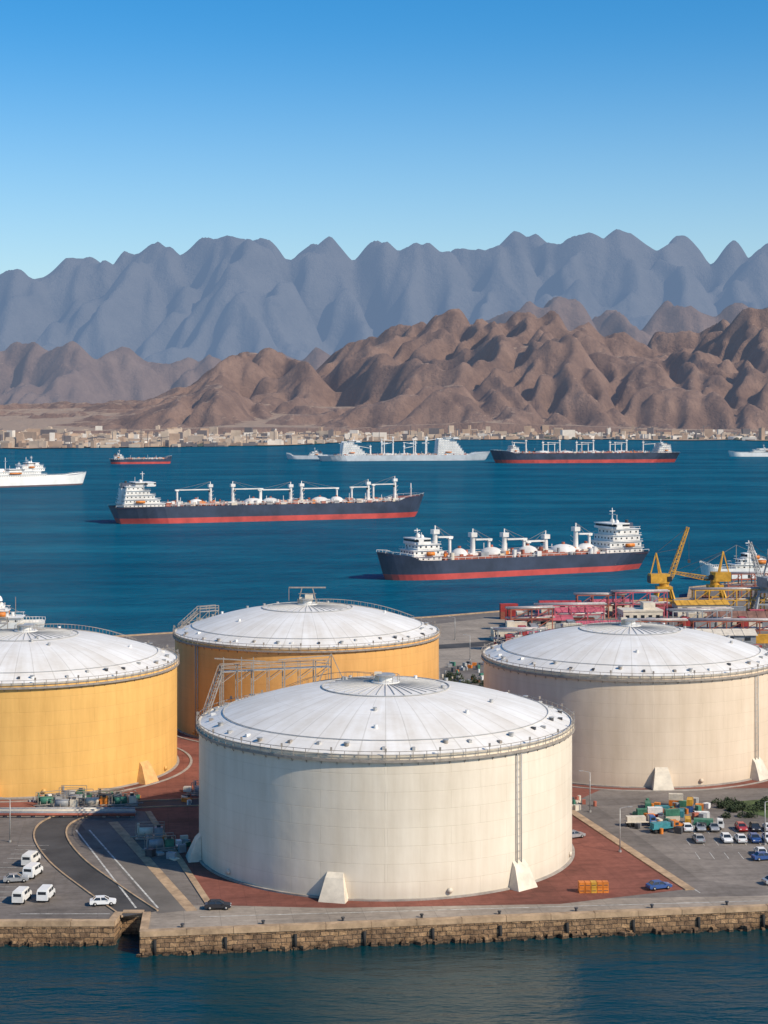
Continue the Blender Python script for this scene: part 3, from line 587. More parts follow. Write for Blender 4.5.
        b.m(steel); c=(A+B)/2; b.box(c.x,c.y,zt-1.25,(B-A).length,1.5,.12,math.atan2(d.y,d.x))
        if kind!='left':
            S=Vector((-29.2,1.5 if kind=='front' else 1,H+.4)); E=Vector((A.x,A.y,zt-1.2)); b.m(railm)
            for sg in (-.4,.4):
                o=Vector((sg,0,0)); b.beam(S+o,E+o,.16); b.beam(S+o+Vector((0,0,1.1)),E+o+Vector((0,0,1.1)),.09)
                for k in range(7): p=S.lerp(E,k/6)+o; b.beam(p,p+Vector((0,0,1.1)),.07)
            for k in range(14): p=S.lerp(E,k/13); b.beam(p-Vector((.4,0,0)),p+Vector((.4,0,0)),.12)
        if kind=='front':
            b.m(railm); p=Vector((-9.2,13,0)); top=Vector((-9.2,13,29.6)); 
            for ox,oy in ((-2,0),(2,0),(0,2.5)): q=(p.x+ox,p.y+oy); b.beam((q[0],q[1],rz(math.hypot(*q))),top,.14)
            b.beam((-18,11,28.8),(-9.2,13,29.3),.16)
            for x in (-27,-24,-22): b.beam((x,8.5,rz(min(29,math.hypot(x,8.5)))),(x,8.5,29.6),.14)
            b.beam((-28.5,8.5,29.4),(-20,8.5,28.9),.2)
        b.obj(e)
    return e
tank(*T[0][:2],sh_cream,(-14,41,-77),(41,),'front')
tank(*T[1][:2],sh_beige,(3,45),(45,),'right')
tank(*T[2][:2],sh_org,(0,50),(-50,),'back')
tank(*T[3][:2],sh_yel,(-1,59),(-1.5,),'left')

# ------------------------------------------------------------------ ships
def hull(e,L,B,Fr,boot,topm,botm,deckm,fc=2.5,rake=0.03):
    N=40; b=MB('hull')
    def wl(t):
        s=min(1,0.45+0.55*(t/0.14)) if t<0.14 else 1
        u=0 if t<0.80 else (t-0.80)/0.20; return B/2*s*math.sqrt(max(0,1-u**1.7))
    def wd(t):
        s=min(1,0.82+0.18*(t/0.06)) if t<0.06 else 1
        u=0 if t<0.84 else (t-0.84)/0.16; return B/2*s*max(0,1-u**2.4)**.6
    def top(t): return Fr+ (fc*min(1,max(0,(t-0.90)/0.012)) if t>0.90 else 0)+ (2.0*((t-0.8)/0.2)**2 if t>0.8 else 0)
    zl=[-3,0,boot,None]
    P=[]
    for i in range(N+1):
        t=1-(1-i/N)**1.15; row=[]
        for z in zl:
            zz=top(t) if z is None else z; s=min(1,max(0,zz/Fr)); xw=-L/2+L*0.02+t*L*(0.98-rake); xd=-L/2+t*L
            w_=wl(t)*(1-s)+wd(t)*s if z is not None else wd(t); row.append((xw*(1-s)+xd*s,w_,zz))
        P.append(row)
    for k in range(3):
        b.m(botm if k<2 else topm)
        for sg in (-1,1):
            for i in range(N):
                q=[P[i][k],P[i+1][k],P[i+1][k+1],P[i][k+1]]; vs=[(c[0],sg*c[1],c[2]) for c in q]; b.add(vs,[(0,1,2,3)] if sg<0 else [(3,2,1,0)],False)
        vs=[(P[0][k][0],-P[0][k][1],P[0][k][2]),(P[0][k][0],P[0][k][1],P[0][k][2]),(P[0][k+1][0],P[0][k+1][1],P[0][k+1][2]),(P[0][k+1][0],-P[0][k+1][1],P[0][k+1][2])]; b.add(vs,[(3,2,1,0)])
    b.obj(e)
    b=MB('deck'); b.m(deckm)
    for i in range(N):
        a=P[i][3];c=P[i+1][3]; b.add([(a[0],-a[1]+.15,a[2]-.9),(c[0],-c[1]+.15,c[2]-.9),(c[0],c[1]-.15,c[2]-.9),(a[0],a[1]-.15,a[2]-.9)],[(0,1,2,3)])
    b.obj(e)
    b=MB('deck_railing'); b.m(white_far)
    for sg in (-1,1):
        for i in range(N):
            a=P[i][3];c=P[i+1][3]; b.beam((a[0],sg*(a[1]-.1),a[2]+.9),(c[0],sg*(c[1]-.1),c[2]+.9),.14); b.beam((a[0],sg*(a[1]-.1),a[2]-.1),(a[0],sg*(a[1]-.1),a[2]+.9),.14)
    b.obj(e)
def house(e,x,z,L,W,tiers,bow=1,wht=None,th=2.8,name='superstructure',funnel=True,fm=None,scale=1.0,step=0.085):
    wht=wht or white_far; b=MB(name); zz=z
    for k in range(tiers):
        l=L*(1-step*k); w_=W*(1-0.05*k); cx=x-bow*step*.35*L*k
        b.m(wht); b.box(cx,0,zz,l,w_,th-.25); b.box(cx,0,zz+th-.25,l+1.2,w_+1.2,.25)
        b.m(glass); 
        nw=max(2,int(l/2.6))
        for i in range(nw):
            X=cx-l/2+(i+.5)*l/nw
            for sg in (-1,1): b.box(X,sg*(w_/2+.01),zz+1.0,.8,.1,.8)
        nw=max(2,int(w_/2.6))
        for i in range(nw):
            Y=-w_/2+(i+.5)*w_/nw
            for sg in (-1,1): b.box(cx+sg*(l/2+.01),Y,zz+1.0,.1,.8,.8)
        b.m(wht)
        for sg in (-1,1):
            b.beam((cx-l/2-.5,sg*(w_/2+.5),zz+th+1.0),(cx+l/2+.5,sg*(w_/2+.5),zz+th+1.0),.12)
            for i in range(int(l/3)+1): X=cx-l/2+i*3; b.beam((X,sg*(w_/2+.5),zz+th),(X,sg*(w_/2+.5),zz+th+1),.1)
        b.m(greyp); b.box(cx+l*.3,W*-.3,zz+th,1.2,1.2,1.1); b.m(orangep if k==1 else wht); b.cyl(cx-l*.3,-w_*.4,zz+th,.5,1,8)
        zz+=th
    l=L*.5; cx=x+bow*L*.05; b.m(wht); b.box(cx,0,zz,l,W*.8,1.1); b.box(cx,0,zz+2.1,l,W*.8,.5); b.m(glass); b.box(cx,0,zz+1.1,l-.3,W*.8-.3,1.0); b.m(wht); b.box(cx+bow*l*.2,0,zz-.1,l*.4,W*1.04,1.1); b.box(cx+bow*l*.2,0,zz+2.2,l*.45,W*1.04,.25)
    for sg in (-1,1): b.box(cx+bow*l*.2,sg*W*.5,zz+1,l*.3,.5,1.2)
    zm=zz+2.6; b.beam((cx,0,zm),(cx,0,zm+7*scale),.6,6,.25); b.beam((cx,-2.5,zm+4*scale),(cx,2.5,zm+4*scale),.25); b.beam((cx-1.5,0,zm+5.5*scale),(cx+1.5,0,zm+5.5*scale),.3); b.dome(cx-1.5,1.8,zm,1.0,1.5,10,4); b.dome(cx-2,-3,zm,1.2,1.8,10,4); b.beam((cx-l*.4,-2,zm-.2),(cx-l*.4,-2,zm+3.5*scale),.2)
    b.m(orangep)
    for sg in (-1,1): b.hcyl((x-L*.22,sg*(W/2+1.2),z+th*1.4),(x+L*.0,sg*(W/2+1.2),z+th*1.4),.9,8)
    if funnel:
        fx=x-bow*L*.36; b.m(wht); b.box(fx,0,z,L*.28,W*.35,th*tiers*.9); b.m(fm or navyp); b.box(fx,0,z+th*tiers*.9,L*.24,W*.28,3.6,0,.85); b.m(dark); b.cyl(fx,0,z+th*tiers*.9+3.6,.8,1.3,8)
    b.obj(e)
def gantry_crane(e,x,z,h,bl,sgn=1,W=20,inc=0.0,wht=None):
    b=MB('deck_crane'); wht=wht or white_far; b.m(wht)
    b.cyl(x,0,z,1.25,h,12,1.0); b.box(x,0,z+h-.2,3.0,3.2,2.0); b.box(x-sgn*.6,0,z,4,5,2.6)
    q=Vector((x+sgn*bl,0,z+h*.82+inc)); p=Vector((x+sgn*1.2,0,z+h*.86))
    for yy in (-.8,.8): b.beam(p+Vector((0,yy,0)),q+Vector((0,yy*.3,0)),.7)
    for k in range(7): a=p.lerp(q,k/7); b.beam(a+Vector((0,.8,0)),a-Vector((0,.8,0)),.3)
    b.cyl(q.x-sgn*1.5,0,z,.75,h*.8+inc,10,.65); b.box(q.x-sgn*1.5,0,z+h*.8+inc-.6,2.0,2.4,.6)
    b.beam((x,0,z+h+1.8),(x,0,z+h+3.6),.45); b.m(railm); b.beam((x,0,z+h+3.6),q,.1); b.beam((x,0,z+h+3.6),p.lerp(q,.5),.1); b.m(glass); b.box(x+sgn*1.2,-1.3,z+h*.72,1.1,1.1,1.3)
    b.m(wht)
    for k in range(4): b.beam((x-1.6,-2.2,z+h*.2*k),(x+1.6,-2.2,z+h*.2*(k+1)),.16)
    b.obj(e)
def deck_gear(e,x0,x1,W,z,seed,domes=(),dh=2.4):
    r=random.Random(seed); b=MB('deck_pipework'); 
    for k in range(6):
        y=-W*.22+k*W*.09; b.m(r.choice([rustp,white_far,rustp,greyp])); b.beam((x0,y,z+1.3+.2*(k%2)),(x1,y,z+1.3+.2*(k%2)),.5,6)
    n=int((x1-x0)/4.0)
    for i in range(n):
        X=x0+(i+.5)*(x1-x0)/n; b.m(r.choice([rustp,orangep,white_far,greyp])); b.box(X,0,z,.4,W*.6,1.6)
        for q in range(6):
            b.m(r.choice([rustp,rustp,white_far,white_far,orangep,greyp,creamp])); Y=r.uniform(-W*.44,W*.42); s=r.uniform(.8,2.6)
            if r.random()<.45: b.cyl(X+r.uniform(-3,3),Y,z,s*.45,r.uniform(1.2,4.2),8)
            else: b.box(X+r.uniform(-3,3),Y,z,s*1.6,s,r.uniform(1.0,3.6))
        if i%3==1: b.m(white_far); b.beam((X,-W*.3,z),(X,-W*.3,z+r.uniform(4.5,8)),.3)
    b.m(rustp); b.box((x0+x1)/2,W*.1,z+.1,(x1-x0)*.96,W*.5,1.5)
    b.m(white_far); b.box((x0+x1)/2,-W*.36,z+2.2,(x1-x0),1.0,.2)
    for i in range(int((x1-x0)/5)): b.beam((x0+i*5,-W*.36,z),(x0+i*5,-W*.36,z+3.2),.18); b.beam((x0+i*5,-W*.36,z+3.2),(min(x1,x0+i*5+5),-W*.36,z+3.2),.12)
    b.obj(e)
    if domes:
        b=MB('cargo_tank_domes')
        for X,rr in domes:
            b.m(white_far); b.cyl(X,0,z,rr,1.4,20); b.dome(X,0,z+1.4,rr,dh,20,6); b.m(rustp); b.cyl(X,0,z+1.4+dh-.1,.8,1.0,8); b.box(X,0,z+1.3,.6,rr*2,.25)
        b.obj(e)
def tanker(u0,v0,u1,v1,B,Fr,boot,bow_right=True,**k):
    a=Vector(G(u0,v0,SEA)); b=Vector(G(u1,v1,SEA)); c=(a+b)/2; L=(b-a).length; d=(b-a) if bow_right else (a-b)
    e=empty(k.get('name','tanker_ship'),(c.x,c.y,SEA),math.atan2(d.y,d.x)); hull(e,L,B,Fr,boot,k.get('top',navyp),k.get('bot',bootp),k.get('deck',rustp),k.get('fc',2.5)); return e,L
e,L=tanker(112,523.5,424,516,30,11.5,3.6)
house(e,-L*.415,10.6,28,24,5,1,th=2.9,step=.14)
deck_gear(e,-L*.33,L*.42,30,10.6,1,[(-L*.245,5.5),(-L*.065,7),(-L*.01,6),(L*.15,6.5),(L*.205,5)],3.4)
for x,bl,s,h in ((-L*.20,25,-1,13),(-L*.13,22,1,13),(L*.055,24,-1,12),(L*.09,28,1,12.5),(L*.31,14,-1,13),(L*.40,18,-1,15)): gantry_crane(e,x,10.6,h,bl,s,30,.5)
b=MB('foremast'); b.m(white_far); b.beam((L*.455,0,13),(L*.455,0,24),.9,6,.4); b.beam((L*.455,-2,20),(L*.455,2,20),.3); b.obj(e)
e,L=tanker(377,580,637,567.5,24,8.6,2.6,False,fc=1.8)
house(e,-L*.405,7.7,20,18,4,1,th=2.9,step=.12); house(e,L*.35,7.7,16,14,3,1,th=2.6,name='forward_deckhouse',funnel=False,scale=.6,step=.16)
deck_gear(e,-L*.32,L*.30,24,7.7,2,[(L*.20,4),(L*.08,5.5),(-L*.06,5.0),(-L*.20,6.5),(-L*.29,5)],3.6)
for x,bl,s,h in ((L*.29,9,-1,12),(L*.15,10,-1,10),(L*.03,12,-1,9.5),(-L*.13,11,1,8),(-L*.25,9,-1,11)): gantry_crane(e,x,7.7,h,bl,s,24,.3)
e,L=tanker(490,463,676,462,42,15,5,False)
house(e,-L*.42,14,22,30,4,1,th=3.2); house(e,L*.38,14,14,24,3,1,th=3.2,name='forward_deckhouse',funnel=False); deck_gear(e,-L*.34,L*.34,42,14,3,[(-L*.2,11),(-L*.05,11),(L*.1,11),(L*.22,11)],3)
for i in range(8): gantry_crane(e,-L*.32+i*L*.09,14,16+3*(i%2),20,1 if i%2 else -1,30,1.5)
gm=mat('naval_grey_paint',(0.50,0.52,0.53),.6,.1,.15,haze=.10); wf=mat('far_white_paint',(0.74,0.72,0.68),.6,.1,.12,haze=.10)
e,L=tanker(318,461,490,460,34,9,2,True,top=gm,bot=gm,deck=gm,name='cargo_ship'); house(e,-L*.30,8,40,26,6,1,wf,3.6,fm=gm,step=.11); house(e,L*.26,8,46,28,7,1,wf,3.8,name='forward_deckhouse',fm=wf,step=.07,scale=1.4); deck_gear(e,-L*.4,L*.35,34,8,4,[(-L*.1,10),(0,10)])
for i in range(6): gantry_crane(e,-L*.2+i*L*.065,8,14+7*(i%3),20,1 if i%2 else -1,30,4,wf)
b=MB('lattice_masts'); b.m(wf)
for x in (-L*.36,-L*.12,L*.05,L*.12): b.beam((x,0,8),(x,0,34+x*.05),1.6,4,.8); b.beam((x-6,0,28),(x+6,0,28),.9)
b.obj(e)
e,L=tanker(286,459,345,459,20,5,1.5,False,top=gm,bot=gm,deck=gm,name='cargo_ship'); house(e,0,4,22,12,2,1,wf)
e,L=tanker(110,464,172,463.5,18,7,3,True,name='coaster_ship'); house(e,-L*.36,6,14,13,2,1); deck_gear(e,-L*.25,L*.35,18,6,9)
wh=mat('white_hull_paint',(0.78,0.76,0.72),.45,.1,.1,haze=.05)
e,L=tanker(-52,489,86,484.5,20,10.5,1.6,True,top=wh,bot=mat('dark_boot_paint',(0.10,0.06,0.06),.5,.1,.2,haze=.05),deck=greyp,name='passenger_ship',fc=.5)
house(e,-L*.02,9.6,60,17,2,1,wh,3.0,fm=wh,step=.12); house(e,L*.08,9.6+6,26,14,2,1,wh,3.0,name='bridge_house',funnel=False)
for x in (-L*.1,L*.05): 
    b=MB('signal_mast'); b.m(wh); b.beam((x,0,15),(x,0,30),.7,6,.3); b.beam((x,-3,26),(x,3,26),.3); b.obj(e)
e,L=tanker(728,456.5,790,456.5,18,7,1,False,top=wh,bot=wh,deck=greyp,name='passenger_ship',fc=.5); house(e,-L*.1,6,50,14,2,1,wh)
def yacht(u0,v0,u1,v1,bow_right,Fr=4.2):
    a=Vector(G(u0,v0,SEA)); b=Vector(G(u1,v1,SEA)); c=(a+b)/2; L=(b-a).length; d=(b-a) if bow_right else (a-b)
    e=empty('motor_yacht',(c.x,c.y,SEA),math.atan2(d.y,d.x)); hull(e,L,L*.23,Fr,.7,white,rustp,creamp,.6)
    house(e,-L*.08,Fr-.9,L*.45,L*.17,1,1,white,2.5,funnel=False,scale=.5); house(e,-L*.05,Fr+1.6,L*.26,L*.14,1,1,white,2.2,name='upper_deckhouse',funnel=False,scale=.8)
    b=MB('rigging'); b.m(railm); b.beam((L*.1,0,Fr),(L*.1,0,Fr+10),.22); b.beam((L*.1,0,Fr+10),(L*.48,0,Fr+1),.08); b.beam((L*.1,0,Fr+10),(-L*.4,0,Fr+1),.08); b.beam((-L*.25,0,Fr),(-L*.25,0,Fr+8),.18); b.obj(e)
yacht(700,580,790,578,False,5.2)
yacht(-70,637,44,636,False,5)

# ------------------------------------------------------------------ vehicles
VS=0.84
def car(u,v,rot,paint):
    b=MB('parked_car'); b.m(paint)
    b.prism([(-2.15,.32),(2.1,.32),(2.22,.62),(2.05,.82),(1.05,.97),(-1.75,1.0),(-2.2,.92),(-2.25,.6)],1.78,[.86,.86,.86,.84,.86,.86,.84,.87])
    b.m(glass); b.prism([(-1.72,1.0),(1.0,.97),(.3,1.40),(-1.25,1.42)],1.6,[.80,.80,.64,.64])
    b.m(paint); b.box(-.48,0,1.405,1.5,1.26,.06)
    for sg in (-1,1):
        for (x0,z0,y0),(x1,z1,y1) in (((1.0,.97,.81),(.3,1.42,.64)),((-.35,.98,.82),(-.4,1.42,.65)),((-1.72,1.0,.81),(-1.25,1.43,.64))): b.beam((x0,sg*y0,z0),(x1,sg*y1,z1),.09)
        b.box(.85,sg*.95,.98,.15,.2,.12)
    b.m(rubber)
    for x in (-1.35,1.35):
        for sg in (-1,1): b.hcyl((x,sg*.68,.33),(x,sg*.90,.33),.33,14)
    b.m(steel)
    for x in (-1.35,1.35):
        for sg in (-1,1): b.hcyl((x,sg*.89,.33),(x,sg*.912,.33),.18,10)
    b.m(white); b.box(2.14,.6,.62,.12,.35,.14); b.box(2.14,-.6,.62,.12,.35,.14); b.m(redp); b.box(-2.2,.65,.72,.1,.25,.14); b.box(-2.2,-.65,.72,.1,.25,.14)
    x,y=G(u,v); b.obj(None,(x,y,.03),rot,scale=VS)
def van(u,v,rot,paint=white):
    b=MB('parked_van'); b.m(paint); b.prism([(-2.6,.4),(2.5,.4),(2.6,.8),(2.45,1.15),(1.75,1.35),(1.2,2.1),(.9,2.25),(-2.5,2.25),(-2.62,1.6)],1.95,[.95,.95,.93,.93,.93,.82,.80,.82,.95])
    b.m(glass); b.prism([(1.78,1.36),(1.80,1.40),(1.27,2.05),(1.22,2.07)],1.6,[.82,.82,.74,.74])
    for sg in (-1,1): b.box(.85,sg*.90,1.35,.9,.12,.55); b.box(-.6,sg*.90,1.4,1.3,.1,.5)
    b.box(-2.58,0,1.4,.1,1.4,.5); b.m(rubber)
    for x in (-1.7,1.65):
        for sg in (-1,1): b.hcyl((x,sg*.78,.37),(x,sg*1.0,.37),.37,14)
    b.m(dark); b.box(2.58,0,.42,.12,1.7,.22); x,y=G(u,v); b.obj(None,(x,y,.03),rot,scale=VS)
def truck(u,v,rot,cab,load):
    b=MB('flatbed_truck'); b.m(dark); b.box(0,0,.7,8.2,1.0,.3); b.m(cab); b.prism([(2.5,.7),(4.3,.7),(4.35,1.7),(4.0,2.8),(2.5,2.9)],2.3); b.m(glass); b.prism([(4.36,1.72),(4.40,1.72),(4.06,2.7),(4.02,2.7)],2.0)
    for sg in (-1,1): b.box(3.4,sg*1.16,1.8,1.1,.06,.7)
    b.m(load); b.box(-1,0,1.15,6.4,2.35,.25); b.box(-1.2,0,1.4,5.2,2.1,1.3); b.m(steel); b.box(2.2,0,1.1,.15,2.3,1.8); b.m(rubber)
    for x in (-3.2,-2.1,3.2):
        for sg in (-1,1): b.hcyl((x,sg*.75,.5),(x,sg*1.15,.5),.5,14)
    x,y=G(u,v); b.obj(None,(x,y,.02),rot,scale=.62)
def container(x,y,z,rot,paint,L=6.06,sc=1.0):
    b=MB('shipping_container'); b.m(paint); b.box(0,0,.12,L-.1,2.34,2.36); n=int(L/.3)
    for i in range(n):
        X=-L/2+.25+i*(L-.5)/n
        for sg in (-1,1): b.box(X,sg*1.18,.2,.14,.06,2.2)
    for sx in (-1,1):
        for sy in (-1,1): b.box(sx*(L/2-.08),sy*1.14,0,.16,.16,2.59)
        b.box(sx*(L/2-.08),0,2.44,.14,2.1,.14); b.box(sx*(L/2-.02),0,.2,.05,.08,2.1); b.box(sx*(L/2-.02),.5,.2,.05,.06,2.1)
    for sy in (-1,1): b.box(0,sy*1.16,2.45,L-.3,.12,.13); b.box(0,sy*1.16,.02,L-.3,.12,.14)
    b.obj(None,(x,y,z),rot,scale=sc)
cw=mat('car_white',(0.75,0.75,0.74),.3,2,.04); cs=mat('car_silver',(0.45,0.46,0.47),.3,2,.05,metal=.5); cb_=mat('car_black',(0.03,0.03,0.035),.25,2,.05); cr=mat('car_red',(0.40,0.04,0.04),.3,2,.05); cbl=mat('car_blue',(0.04,0.09,0.25),.3,2,.05)
van(31,864,math.radians(82)); van(33,876,math.radians(80),cw) ; van(22,901,math.radians(84)); van(46,899,math.radians(86),cw); car(103,905,.15,cw); car(218,909,.05,cb_); car(16,882,.2,cs)
car(574,838,.5,cs); car(659,889,.35,cbl)
pal=[cw,cw,cs,cb_,cr,cbl,cs,cw]
for yy,off,skip in ((286.5,0,(3,)),(279,.6,(1,6)),(270.5,2.0,(0,1,2,5))):
    for i in range(14):
        if i in skip: continue
        x=51.0+off+i*2.3; u=384+x*F/yy; v=HZ+CH*F/yy; car(u,v,math.pi/2+random.uniform(-.05,.05)+(math.pi if i%3 else 0),random.choice(pal))
for u,v,r in ((764,860,.2),(775,884,.3)): car(u,v,r,random.choice(pal))
ob=MB('orange_cable_crates')
x,y=G(595,892)
for i in range(5):
    for j in range(2):
        ob.m(orangep if i!=2 else yellowp); ob.box(-2+i*.88,0,j*.8,.8,1.2,.75)
        ob.m(dark); ob.box(-2+i*.88,-.61,j*.8+.3,.6,.04,.08)
ob.obj(None,(x,y,.012),.05)
cols=[greenp,tealp,orangep,bluep,redp,creamp,yellowp,white]
for i,(u,v) in enumerate([(648,808),(662,812),(676,806),(690,811),(655,820),(672,822),(688,824),(702,818),(644,815),(681,816)]):
    x,y=G(u,v); r=random.uniform(-.3,.3)+(1.57 if i%3==0 else 0); container(x,y,.02,r,cols[i%8],6.06,.42)
    if i in (2,3,5,4): container(x,y,1.13,r,cols[(i+3)%8],6.06,.42)
truck(664,832,.4,orangep,tealp); truck(708,829,-.2,white,greenp); truck(640,826,.1,bluep,creamp)
def skid(u,v,rot,c1,c2,seed,sc=.8):
    b=MB('pump_skid'); b.m(steel); b.box(0,0,0,6,2.6,.3); b.m(c1); b.hcyl((-2.2,0,1.3),(.6,0,1.3),.9,14); b.m(c2); b.box(1.8,0,.3,1.7,1.8,1.9); b.m(dark); b.box(1.8,0,2.2,.8,.8,.5); b.m(c1); b.cyl(-2.4,.8,.3,.25,2.6,8); b.m(railm)
    for sx in (-1,1):
        for sy in (-1,1): b.beam((sx*2.9,sy*1.2,.3),(sx*2.9,sy*1.2,3.0),.12)
    for sy in (-1,1): b.beam((-2.9,sy*1.2,3.0),(2.9,sy*1.2,3.0),.12)
    for k in range(3): b.beam((-2.5+k*1.5,-1.6,.6),(-2.5+k*1.5,-1.6,1.5),.18)
    b.beam((-4,-1.6,.7),(4,-1.6,.7),.22,6); x,y=G(u,v); b.obj(None,(x,y,.02),rot,scale=sc)
for i,(u,v) in enumerate([(50,806),(66,809),(80,804),(96,807),(110,803),(124,806),(73,800),(205,795)]): skid(u,v,random.uniform(-.4,.4),[greenp,greyp,greyp,creamp,dark][i%5],[greyp,creamp,greenp,orangep][i%4],i)
pp=MB('pipeline'); 
for k in range(4):
    pp.m([steel,creamp,greyp,rustp][k]); a=G(-60,812+k*2.0); b_=G(135,812+k*2.0); pp.beam((a[0],a[1],.6),(b_[0],b_[1],.6),.32,8)
for i in range(14): a=G(-50+i*14,817); pp.m(concrete); pp.box(a[0],a[1]+1.5,0,.5,3.6,.4)
pp.obj()
skid(160,850,.3,greyp,greenp,4); skid(150,838,.1,creamp,greyp,6)
def lamp(u,v,h=8,rot=0.0):
    b=MB('street_lamp'); b.m(steel); b.cyl(0,0,0,.25,.3,8); b.beam((0,0,.3),(0,0,h),.15,6,.09); b.beam((0,0,h),(1.4,0,h+.3),.08); b.box(1.6,0,h+.2,.7,.25,.12); x,y=G(u,v); b.obj(None,(x,y,0),rot)
for u,v in ((10,842),(620,852),(765,845),(590,812),(470,660),(560,650),(455,640)): lamp(u,v,7,random.choice([0,math.pi]))
cl=MB('yard_clutter'); r=random.Random(21)
for (u0,u1,v0,v1,n) in ((30,140,796,806,60),(636,710,803,836,50),(150,200,836,862,18),(440,486,664,684,36),(560,600,800,812,12),(180,200,790,806,8)):
    for i in range(n):
        x,y=G(r.uniform(u0,u1),r.uniform(v0,v1)); cl.m(r.choice([rustp,greyp,creamp,dark,greenp,orangep,white,steel]))
        if r.random()<.4: cl.cyl(x,y,.02,.3,.9,10)
        else: cl.box(x,y,.02,r.uniform(.6,1.6),r.uniform(.6,1.2),r.uniform(.3,1.3),r.uniform(0,3))
cl.obj()

# ------------------------------------------------------------------ port area behind right
def shed(u,v,L,W,Hh,rot,roof,wall,name='warehouse'):
    x,y=G(u,v); e=empty(name,(x,y,0),rot); b=MB('walls'); b.m(wall); b.box(0,0,0,L,W,Hh)
    b.m(glass)
    for i in range(int(L/5)): X=-L/2+2.5+i*5; b.box(X,-W/2-.01,Hh*.55,1.8,.08,1.0)
    b.m(greyp); b.box(-L*.25,-W/2-.03,0,3,.1,Hh*.7); b.box(L*.25,-W/2-.03,0,3,.1,Hh*.7); b.obj(e)
    b=MB('roof'); b.m(roof); r=W*.16
    vs=[(-L/2-.5,-W/2-.5,Hh+.01),(L/2+.5,-W/2-.5,Hh+.01),(L/2+.5,0,Hh+r),(-L/2-.5,0,Hh+r),(-L/2-.5,W/2+.5,Hh+.01),(L/2+.5,W/2+.5,Hh+.01)]
    b.add(vs,[(0,1,2,3),(3,2,5,4),(0,3,4),(1,5,2),(0,4,5,1)])
    for i in range(int(L/3)): X=-L/2+i*3+1.5; b.beam((X,-W/2-.5,Hh+.06),(X,0,Hh+r+.05),.12)
    b.obj(e)
for u,v,L,W,Hh,c in ((545,628,17,8,3.0,pinkr),(578,620,16,8,3.2,pinkr),(610,614,14,8,4.0,pinkr),(560,612,14,7,3.0,redp),(600,632,16,7,2.6,pinkr),(535,640,12,6,2.4,pinkr),(745,628,26,10,4,mat('rusty_sheet_roof',(0.25,0.13,0.09),.7,.3,.3)),(720,645,20,9,3.5,creamp),(700,615,18,8,4,yellowp)): shed(u,v,L,W,Hh,random.uniform(-.12,.2),c,random.choice([creamp,greyp,rustp]))
def block(u,v,L,W,n,wall):
    x,y=G(u,v); e=empty('port_office_building',(x,y,0),.1); b=MB('walls'); b.m(wall); h=3.2*n; b.box(0,0,0,L,W,h); b.box(0,0,h,L+.4,W+.4,.5); b.box(L*.2,0,h+.5,L*.3,W*.5,2.2); b.m(glass)
    for k in range(n):
        for i in range(int(L/2.5)): b.box(-L/2+1.4+i*2.5,-W/2-.01,3.2*k+1,1.2,.08,1.1)
        for i in range(int(W/2.5)): b.box(-L/2-.01,-W/2+1.4+i*2.5,3.2*k+1,.08,1.2,1.1); b.box(L/2+.01,-W/2+1.4+i*2.5,3.2*k+1,.08,1.2,1.1)
    b.obj(e)
block(640,630,13,8,2,creamp); block(505,640,8,6,1,creamp)
r=random.Random(3)
for i in range(60):
    u=r.uniform(500,780); v=r.uniform(610,655)
    if u<620 and v<618: continue
    x,y=G(u,v); c=r.choice([pinkr,redp,pinkr,greyp,creamp,bluep,rustp,rustp,yellowp]); ro=r.choice([0,.1,1.57])
    container(x,y,.02,ro,c,12.19 if r.random()<.5 else 6.06)
    if r.random()<.4: container(x,y,2.62,ro,r.choice([redp,greyp,creamp,rustp]),6.06)
def rack(u,v,L,Hh,rot,c):
    x,y=G(u,v); b=MB('pipe_rack'); b.m(c); n=max(2,int(L/5))
    for i in range(n+1):
        X=-L/2+i*L/n
        for sy in (-2,2): b.beam((X,sy,0),(X,sy,Hh),.35)
        for zz in (Hh,Hh*.55): b.beam((X,-2,zz),(X,2,zz),.3)
        if i<n: b.beam((X,-2,Hh*.55),(X+L/n,-2,Hh),.2); b.beam((X,-2,0),(X+L/n,-2,Hh*.55),.2)
    for sy in (-2,2):
        for zz in (Hh,Hh*.55): b.beam((-L/2,sy,zz),(L/2,sy,zz),.3)
    for k in range(4): b.m([steel,rustp,white,greyp][k]); b.beam((-L/2-1,-1.4+k*.9,Hh+.35),(L/2+1,-1.4+k*.9,Hh+.35),.45,6); b.beam((-L/2-1,-1.4+k*.9,Hh*.55+.3),(L/2+1,-1.4+k*.9,Hh*.55+.3),.35,6)
    b.obj(None,(x,y,0),rot)
for a in ((735,612,30,8,.1,yellowp),(750,640,36,6,.0,rustp),(700,632,20,7,.2,greyp),(760,600,26,10,.1,rustp),(520,650,14,6,.1,greyp),(655,640,18,6,0,rustp),(570,626,22,7,.1,pinkr),(600,618,16,8,.0,rustp),(640,618,18,9,.1,pinkr),(530,630,14,7,.2,rustp)): rack(*a)
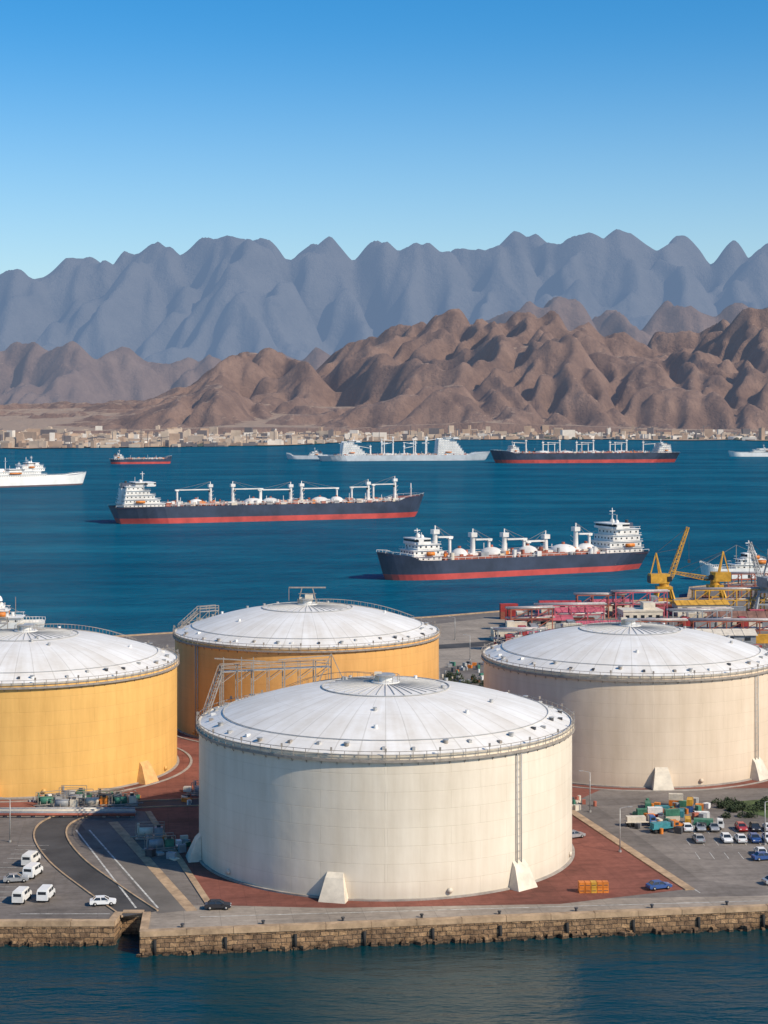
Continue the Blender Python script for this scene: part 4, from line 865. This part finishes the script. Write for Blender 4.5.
def harbour_crane(u,v,az=1.1,elev=65,bl=27,c=yellowp,rot=0.0,c2=None):
    x,y=G(u,v); e=empty('harbour_crane',(x,y,0),rot); b=MB('portal'); b.m(c)
    for sx in (-1,1):
        for sy in (-1,1): b.beam((sx*4,sy*4,0),(sx*2.2,sy*2.2,7),.9,4,.7); b.m(dark); b.box(sx*4,sy*4,0,2.4,.8,.8); b.m(c)
        b.beam((sx*3.3,-3.3,3),(sx*3.3,3.3,3),.5); b.beam((-3.3,sx*3.3,3),(3.3,sx*3.3,3),.5)
    b.box(0,0,7,5.5,5.5,.9); b.cyl(0,0,7.9,1.8,1.2,16); b.obj(e)
    b=MB('machinery_house'); d=Vector((math.cos(az),math.sin(az),0)); b.m(c); b.box(-d.x*2,-d.y*2,9.1,7,4,3.4,az); b.m(glass); b.box(d.x*1.7,d.y*1.7-1.5,9.8,1.6,1.6,1.8,az); b.m(c)
    nr=Vector((-d.y,d.x,0)); A=[-d*1.5+nr*1.3+Vector((0,0,12.5)),-d*1.5-nr*1.3+Vector((0,0,12.5))]; top=-d*3+Vector((0,0,20))
    for a in A: b.beam(a,top,.5)
    b.beam(-d*5+Vector((0,0,12.5)),top,.4); b.m(dark); b.box(-d.x*5,-d.y*5,9.3,1.6,3.6,2.4,az); b.obj(e)
    b=MB('boom'); b.m(c2 or yellowp); el=math.radians(elev); P0=d*2+Vector((0,0,10)); dr=d*math.cos(el)+Vector((0,0,math.sin(el))); up=nr.cross(dr) ; n=12
    def cn(t,k): 
        h=(.85 if t>0.08 else .5)*(1-.55*t); sgn=[(1,1),(1,-1),(-1,-1),(-1,1)][k]; return P0+dr*bl*t+nr*h*sgn[0]+up*h*sgn[1]
    for i in range(n):
        t0=i/n;t1=(i+1)/n
        for k in range(4): b.beam(cn(t0,k),cn(t1,k),.22); b.beam(cn(t0,k),cn(t1,(k+1)%4),.12); b.beam(cn(t0,k),cn(t0,(k+1)%4),.12)
    tip=P0+dr*bl; b.m(dark); b.beam(top,tip,.12); b.beam(top,P0+dr*bl*.6,.12); b.beam(tip+d*.4,tip+d*.4-Vector((0,0,12)),.12); b.box((tip+d*.4).x,(tip+d*.4).y,tip.z-13,.9,.9,1.2); b.obj(e)
harbour_crane(664,608,0.15,70,20.5)
harbour_crane(764,612,1.9,62,16,greyp,0,greyp)
harbour_crane(715,606,math.pi,10,14,yellowp,0,yellowp)
sb=MB('shrubs'); sb.m(mat('shrub_foliage',(0.05,0.07,0.03),.9,.8,.4))
r=random.Random(9)
def leafclump(x,y,R,h):
    for k in range(150):
        a=r.uniform(0,6.28); q=R*math.sqrt(r.random()); z=h*r.random()*(1-(q/R)**2*.6)+.05; s=r.uniform(.12,.3)
        p=Vector((x+q*math.cos(a),y+q*math.sin(a),z)); u_=Vector((r.uniform(-1,1),r.uniform(-1,1),r.uniform(-.5,1))).normalized()*s; v_=Vector((r.uniform(-1,1),r.uniform(-1,1),r.uniform(-.3,1))).normalized()*s
        sb.add([p-u_,p+v_,p+u_],[(0,1,2)])
for i in range(22): x,y=G(r.uniform(440,486),r.uniform(676,690)); leafclump(x,y,r.uniform(.6,1.4),r.uniform(.8,1.8))
for i in range(34): x,y=G(r.uniform(716,800),r.uniform(801,818)); leafclump(x,y,r.uniform(.5,1.2),r.uniform(.5,1.3))
sb.obj()
